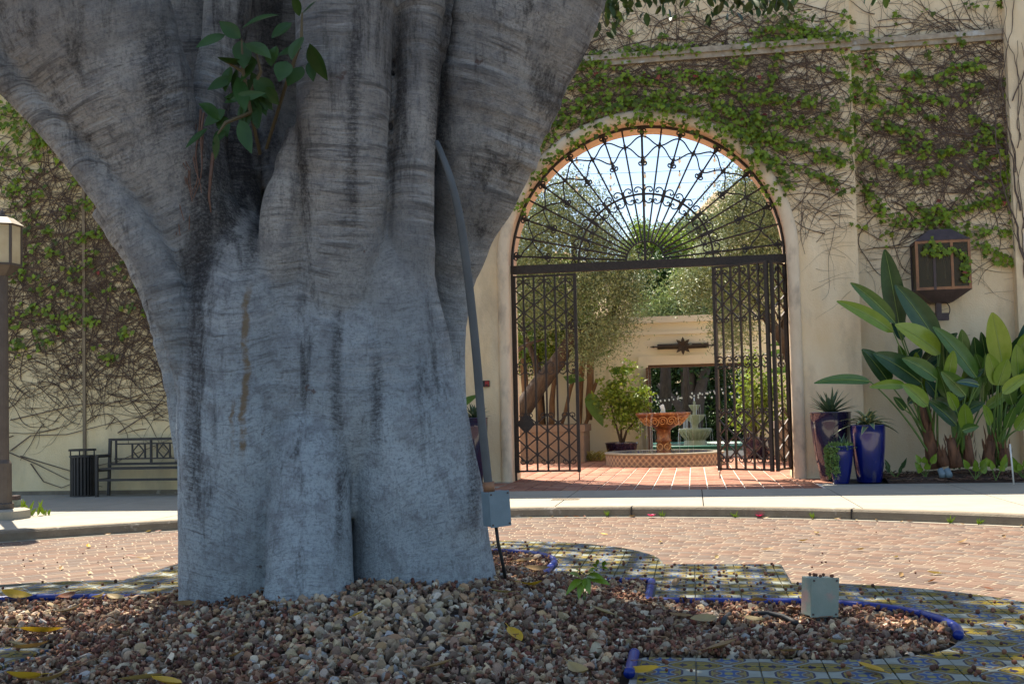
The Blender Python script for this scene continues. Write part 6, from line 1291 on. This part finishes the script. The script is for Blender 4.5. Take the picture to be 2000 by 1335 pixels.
# ================================================================ fallen figs and leaves
figm = []
for i in range(4):
    b = MB(); r_ = .011; b.lathe([(.001, -r_), (r_*.8, -r_*.6), (r_*1.05, 0), (r_*.8, r_*.7), (r_*.3, r_*1.05), (.001, r_*1.1)], (0, 0, 0), 8); me = bpy.data.meshes.new('fallen_fig'); me.from_pydata(b.v, [], b.f); me.polygons.foreach_set('use_smooth', [True]*len(b.f)); me.materials.append(m_lit[i % 3]); me.update(); figm.append(me)
def fig(x, y, z, lb, gp):
    o = bpy.data.objects.new('fallen_fig', random.choice(figm)); col.objects.link(o); s_ = random.uniform(.6, 1.0); o.scale = (s_, s_*random.uniform(.8, 1.1), s_*random.uniform(.75, 1)); o.location = (x, y, z+.009*s_); o.rotation_euler = (random.uniform(-.5, .5), random.uniform(-.5, .5), random.uniform(0, 6)); tag(o, lb, 'fig', gp)
cnt = 0
while cnt < 200:
    x, y = random.uniform(-4.2, 1.7), random.uniform(3.9, 7.9)
    if sdr(x, y) > -.03: continue
    p = vis(x, y, PT)
    if not (0 < p[0] < 2000 and p[1] < 1335 and not (355 < p[0] < 960)): continue
    if random.random() > .35+.65*math.exp(-((x-.6)**2+(y-6.0)**2)/1.2): continue
    fig(x, y, PT, 'small dark dried fig fallen on the patterned tiles', 'figs fallen on the tiles'); cnt += 1
for _ in range(26):
    q = at_z(random.uniform(960, 2000), random.uniform(1030, 1120), 0) if random.random() < .6 else at_z(random.uniform(20, 340), random.uniform(1060, 1120), 0)
    if sd_out(q[0], q[1]) > .3: fig(q[0], q[1], 0, 'small dark dried fig fallen on the sunny brick road', 'figs fallen on the road')
m_yl = [M('dry_leaf_%d' % i, c, c2, 10, .6, trans=.2) for i, (c, c2) in enumerate([((.58, .36, .02), (.50, .28, .02)), ((.32, .20, .07), (.22, .12, .05)), ((.24, .08, .03), (.15, .06, .03)), ((.40, .30, .12), (.3, .2, .08))])]
def dry_leaf(x, y, z, L_, mk, lb, gp, a=None):
    a = random.uniform(0, 2*PI) if a is None else a; b = MB(); vs = []; n = 8; cu = random.uniform(.1, .35); tw_ = random.uniform(-.5, .5)
    for i in range(n+1):
        t = i/n; wv = .17*L_*math.sin(PI*t**.9)**.8+.001; zc = cu*L_*(2*t-1)**2*.45
        for q in (-1, -.5, 0, .5, 1): vs.append(((t-.5)*L_, q*wv, zc+abs(q)*wv*(.45+tw_*q)))
    b.add(vs, [(i*5+j, i*5+j+1, i*5+j+6, i*5+j+5) for i in range(n) for j in range(4)]); b.tube([(-.5*L_, 0, cu*L_*.45), (-.75*L_, 0, cu*L_*.55)], .0018, 4)
    me = bpy.data.meshes.new('fallen_leaf'); me.from_pydata(b.v, [], b.f); me.polygons.foreach_set('use_smooth', [True]*len(b.f)); me.materials.append(m_yl[mk]); me.update(); o = bpy.data.objects.new('fallen_leaf', me); col.objects.link(o); o.location = (x, y, z); o.rotation_euler = (random.uniform(-.25, .25), random.uniform(-.2, .2), a); return tag(o, lb, 'leaf', gp)
for x, y, L_, mk in [(32, 1163, .15, 0), (130, 1165, .11, 2), (190, 1168, .13, 3), (225, 1172, .12, 3), (80, 1235, .15, 0), (40, 1262, .13, 3), (60, 1265, .13, 1), (45, 1322, .12, 0), (100, 1325, .14, 1), (275, 1325, .13, 3), (325, 1333, .15, 0), (130, 1195, .10, 1), (1005, 1250, .13, 0), (1375, 1212, .14, 3), (1040, 1172, .12, 0), (1050, 1130, .12, 1), (1475, 1210, .10, 3), (1030, 1098, .13, 1), (1130, 1310, .13, 3), (1330, 1205, .09, 1), (1410, 1260, .13, 1), (520, 1190, .07, 1), (700, 1230, .06, 0), (980, 1190, .10, 3), (530, 1335, .08, 2), (860, 1300, .10, 1), (1180, 1205, .11, 3), (1480, 1172, .08, 1), (1555, 1188, .08, 2), (360, 1200, .09, 1), (1640, 1252, .09, 3), (460, 1285, .07, 1), (1545, 1268, .08, 1)]:
    p = at_z(x, y, .48); dry_leaf(p[0], p[1], float(gz(p[0], p[1]))+.034, L_*1.2, mk, ['yellow fig leaf fallen on the gravel', 'brown curled fig leaf fallen on the gravel', 'rust red dry leaf fallen on the gravel', 'tan dry fig leaf fallen on the gravel'][mk], ['yellow leaves on the gravel', 'brown leaves on the gravel', 'rust leaves on the gravel', 'tan leaves on the gravel'][mk])
for x, y, mk in [(1320, 1143, 1), (1255, 1318, 0), (1700, 1312, 0)]: p = at_z(x, y, PT); dry_leaf(p[0], p[1], PT+.012, .13, mk, ['yellow leaf lying on the patterned tiles', 'brown leaf lying on the patterned tiles'][mk], ['yellow leaves on the tiles', 'brown leaves on the tiles'][mk])
for x, y, mk in [(1825, 1122, 3), (1820, 1137, 2), (1932, 1152, 2), (1568, 1058, 1), (1680, 1075, 1), (1595, 1043, 3), (1750, 1090, 3), (1960, 1050, 1), (1290, 1060, 3), (172, 1069, 0), (255, 1087, 2), (120, 1112, 1), (175, 1121, 3), (280, 1093, 1), (60, 1095, 1), (1400, 1090, 3), (1500, 1075, 1), (1880, 1060, 1), (1180, 1045, 0), (1760, 1125, 1)]:
    p = at_z(x, y, 0); dry_leaf(p[0], p[1], .012, random.uniform(.08, .15), mk, ['yellow leaf lying on the sunny brick road', 'brown leaf lying on the sunny brick road', 'rust red leaf lying on the sunny brick road', 'tan leaf lying on the sunny brick road'][mk], ['yellow leaves on the road', 'brown leaves on the road', 'rust leaves on the road', 'tan leaves on the road'][mk])
for i in range(34):
    q = rad(random.uniform(58, 138)); rr = RK-random.uniform(.03, .16); mk = random.choice((1, 2, 3)); dry_leaf(PC[0]+rr*math.cos(q), PC[1]+rr*math.sin(q), .014, random.uniform(.05, .11), mk, ['', 'brown leaf caught in the gutter along the kerb', 'rust red leaf caught in the gutter along the kerb', 'tan leaf caught in the gutter along the kerb'][mk], ['', 'brown leaves in the gutter', 'rust leaves in the gutter', 'tan leaves in the gutter'][mk])
m_pink = M('pink_petal', (.6, .03, .12), rough=.5, trans=.2)
for x in (1272, 1483):
    p = at_z(x, 1011, 0); b = MB()
    for q in range(5): a = q*1.26; b.blade((p[0], p[1], .015), (p[0]+.06*math.cos(a), p[1]+.06*math.sin(a), .05), .03, (0, 0, 1), 5)
    tag(b.build('fallen_flower', m_pink), 'bright pink blossom fallen in the gutter against the kerb', 'flower', 'pink blossoms in the gutter')
for x, y in ((1188, 1004), (1296, 1003), (1440, 1004), (1590, 1008), (1905, 1022), (1855, 1018)):
    p = Vector(at_z(x, y+4, 0)); q = math.atan2(p.y-PC[1], p.x-PC[0]); p = Vector((PC[0]+(RK-.01)*math.cos(q), PC[1]+(RK-.01)*math.sin(q), .0)); t = T('kerb_weed', 'tiny green weed rooted in the joint at the kerb foot', 'weed', p, 'weeds along the kerb')
    for _ in range(7): b = MB(); b.blade(p, p+Vector((random.uniform(-.07, .07), random.uniform(-.06, 0), random.uniform(.03, .11))), .008, (0, -1, .2), 4); b.build('leaf', LM['b'], t)
# weed seedling in the gravel
p = Vector(at_z(1140, 1172, .5)); t = T('gravel_weed', 'green palmate weed seedling growing in the gravel right of the trunk', 'weed', p)
k0 = float((np.array(p)-CAM) @ fw)
for a, c, hw in [((1135, 1130), (1105, 1162), 8), ((1135, 1128), (1112, 1120), 9), ((1140, 1130), (1130, 1170), 9), ((1142, 1128), (1152, 1160), 9), ((1145, 1124), (1180, 1130), 9), ((1150, 1128), (1192, 1142), 9), ((1140, 1122), (1125, 1112), 8), ((1146, 1120), (1160, 1115), 8), ((1172, 1108), (1192, 1100), 4), ((1172, 1108), (1188, 1112), 4), ((1168, 1102), (1166, 1092), 4), ((1165, 1108), (1158, 1100), 4), ((1166, 1112), (1152, 1112), 4), ((1178, 1106), (1182, 1094), 4)]:
    b = MB(); b.blade(at_k(*a, k0), at_k(*c, k0-.06), hw*k0/F, (random.uniform(-.3, .3), -.7, .8), 6, sag=.06); b.build('leaf', LM['b'], t, True)
for pl in ([(1140, 1172), (1140, 1128)], [(1142, 1172), (1148, 1128), (1168, 1108)]): b = MB(); b.tube([at_k(x, y, k0) for x, y in pl], .003, 4); b.build('stalk', m_pet, t)
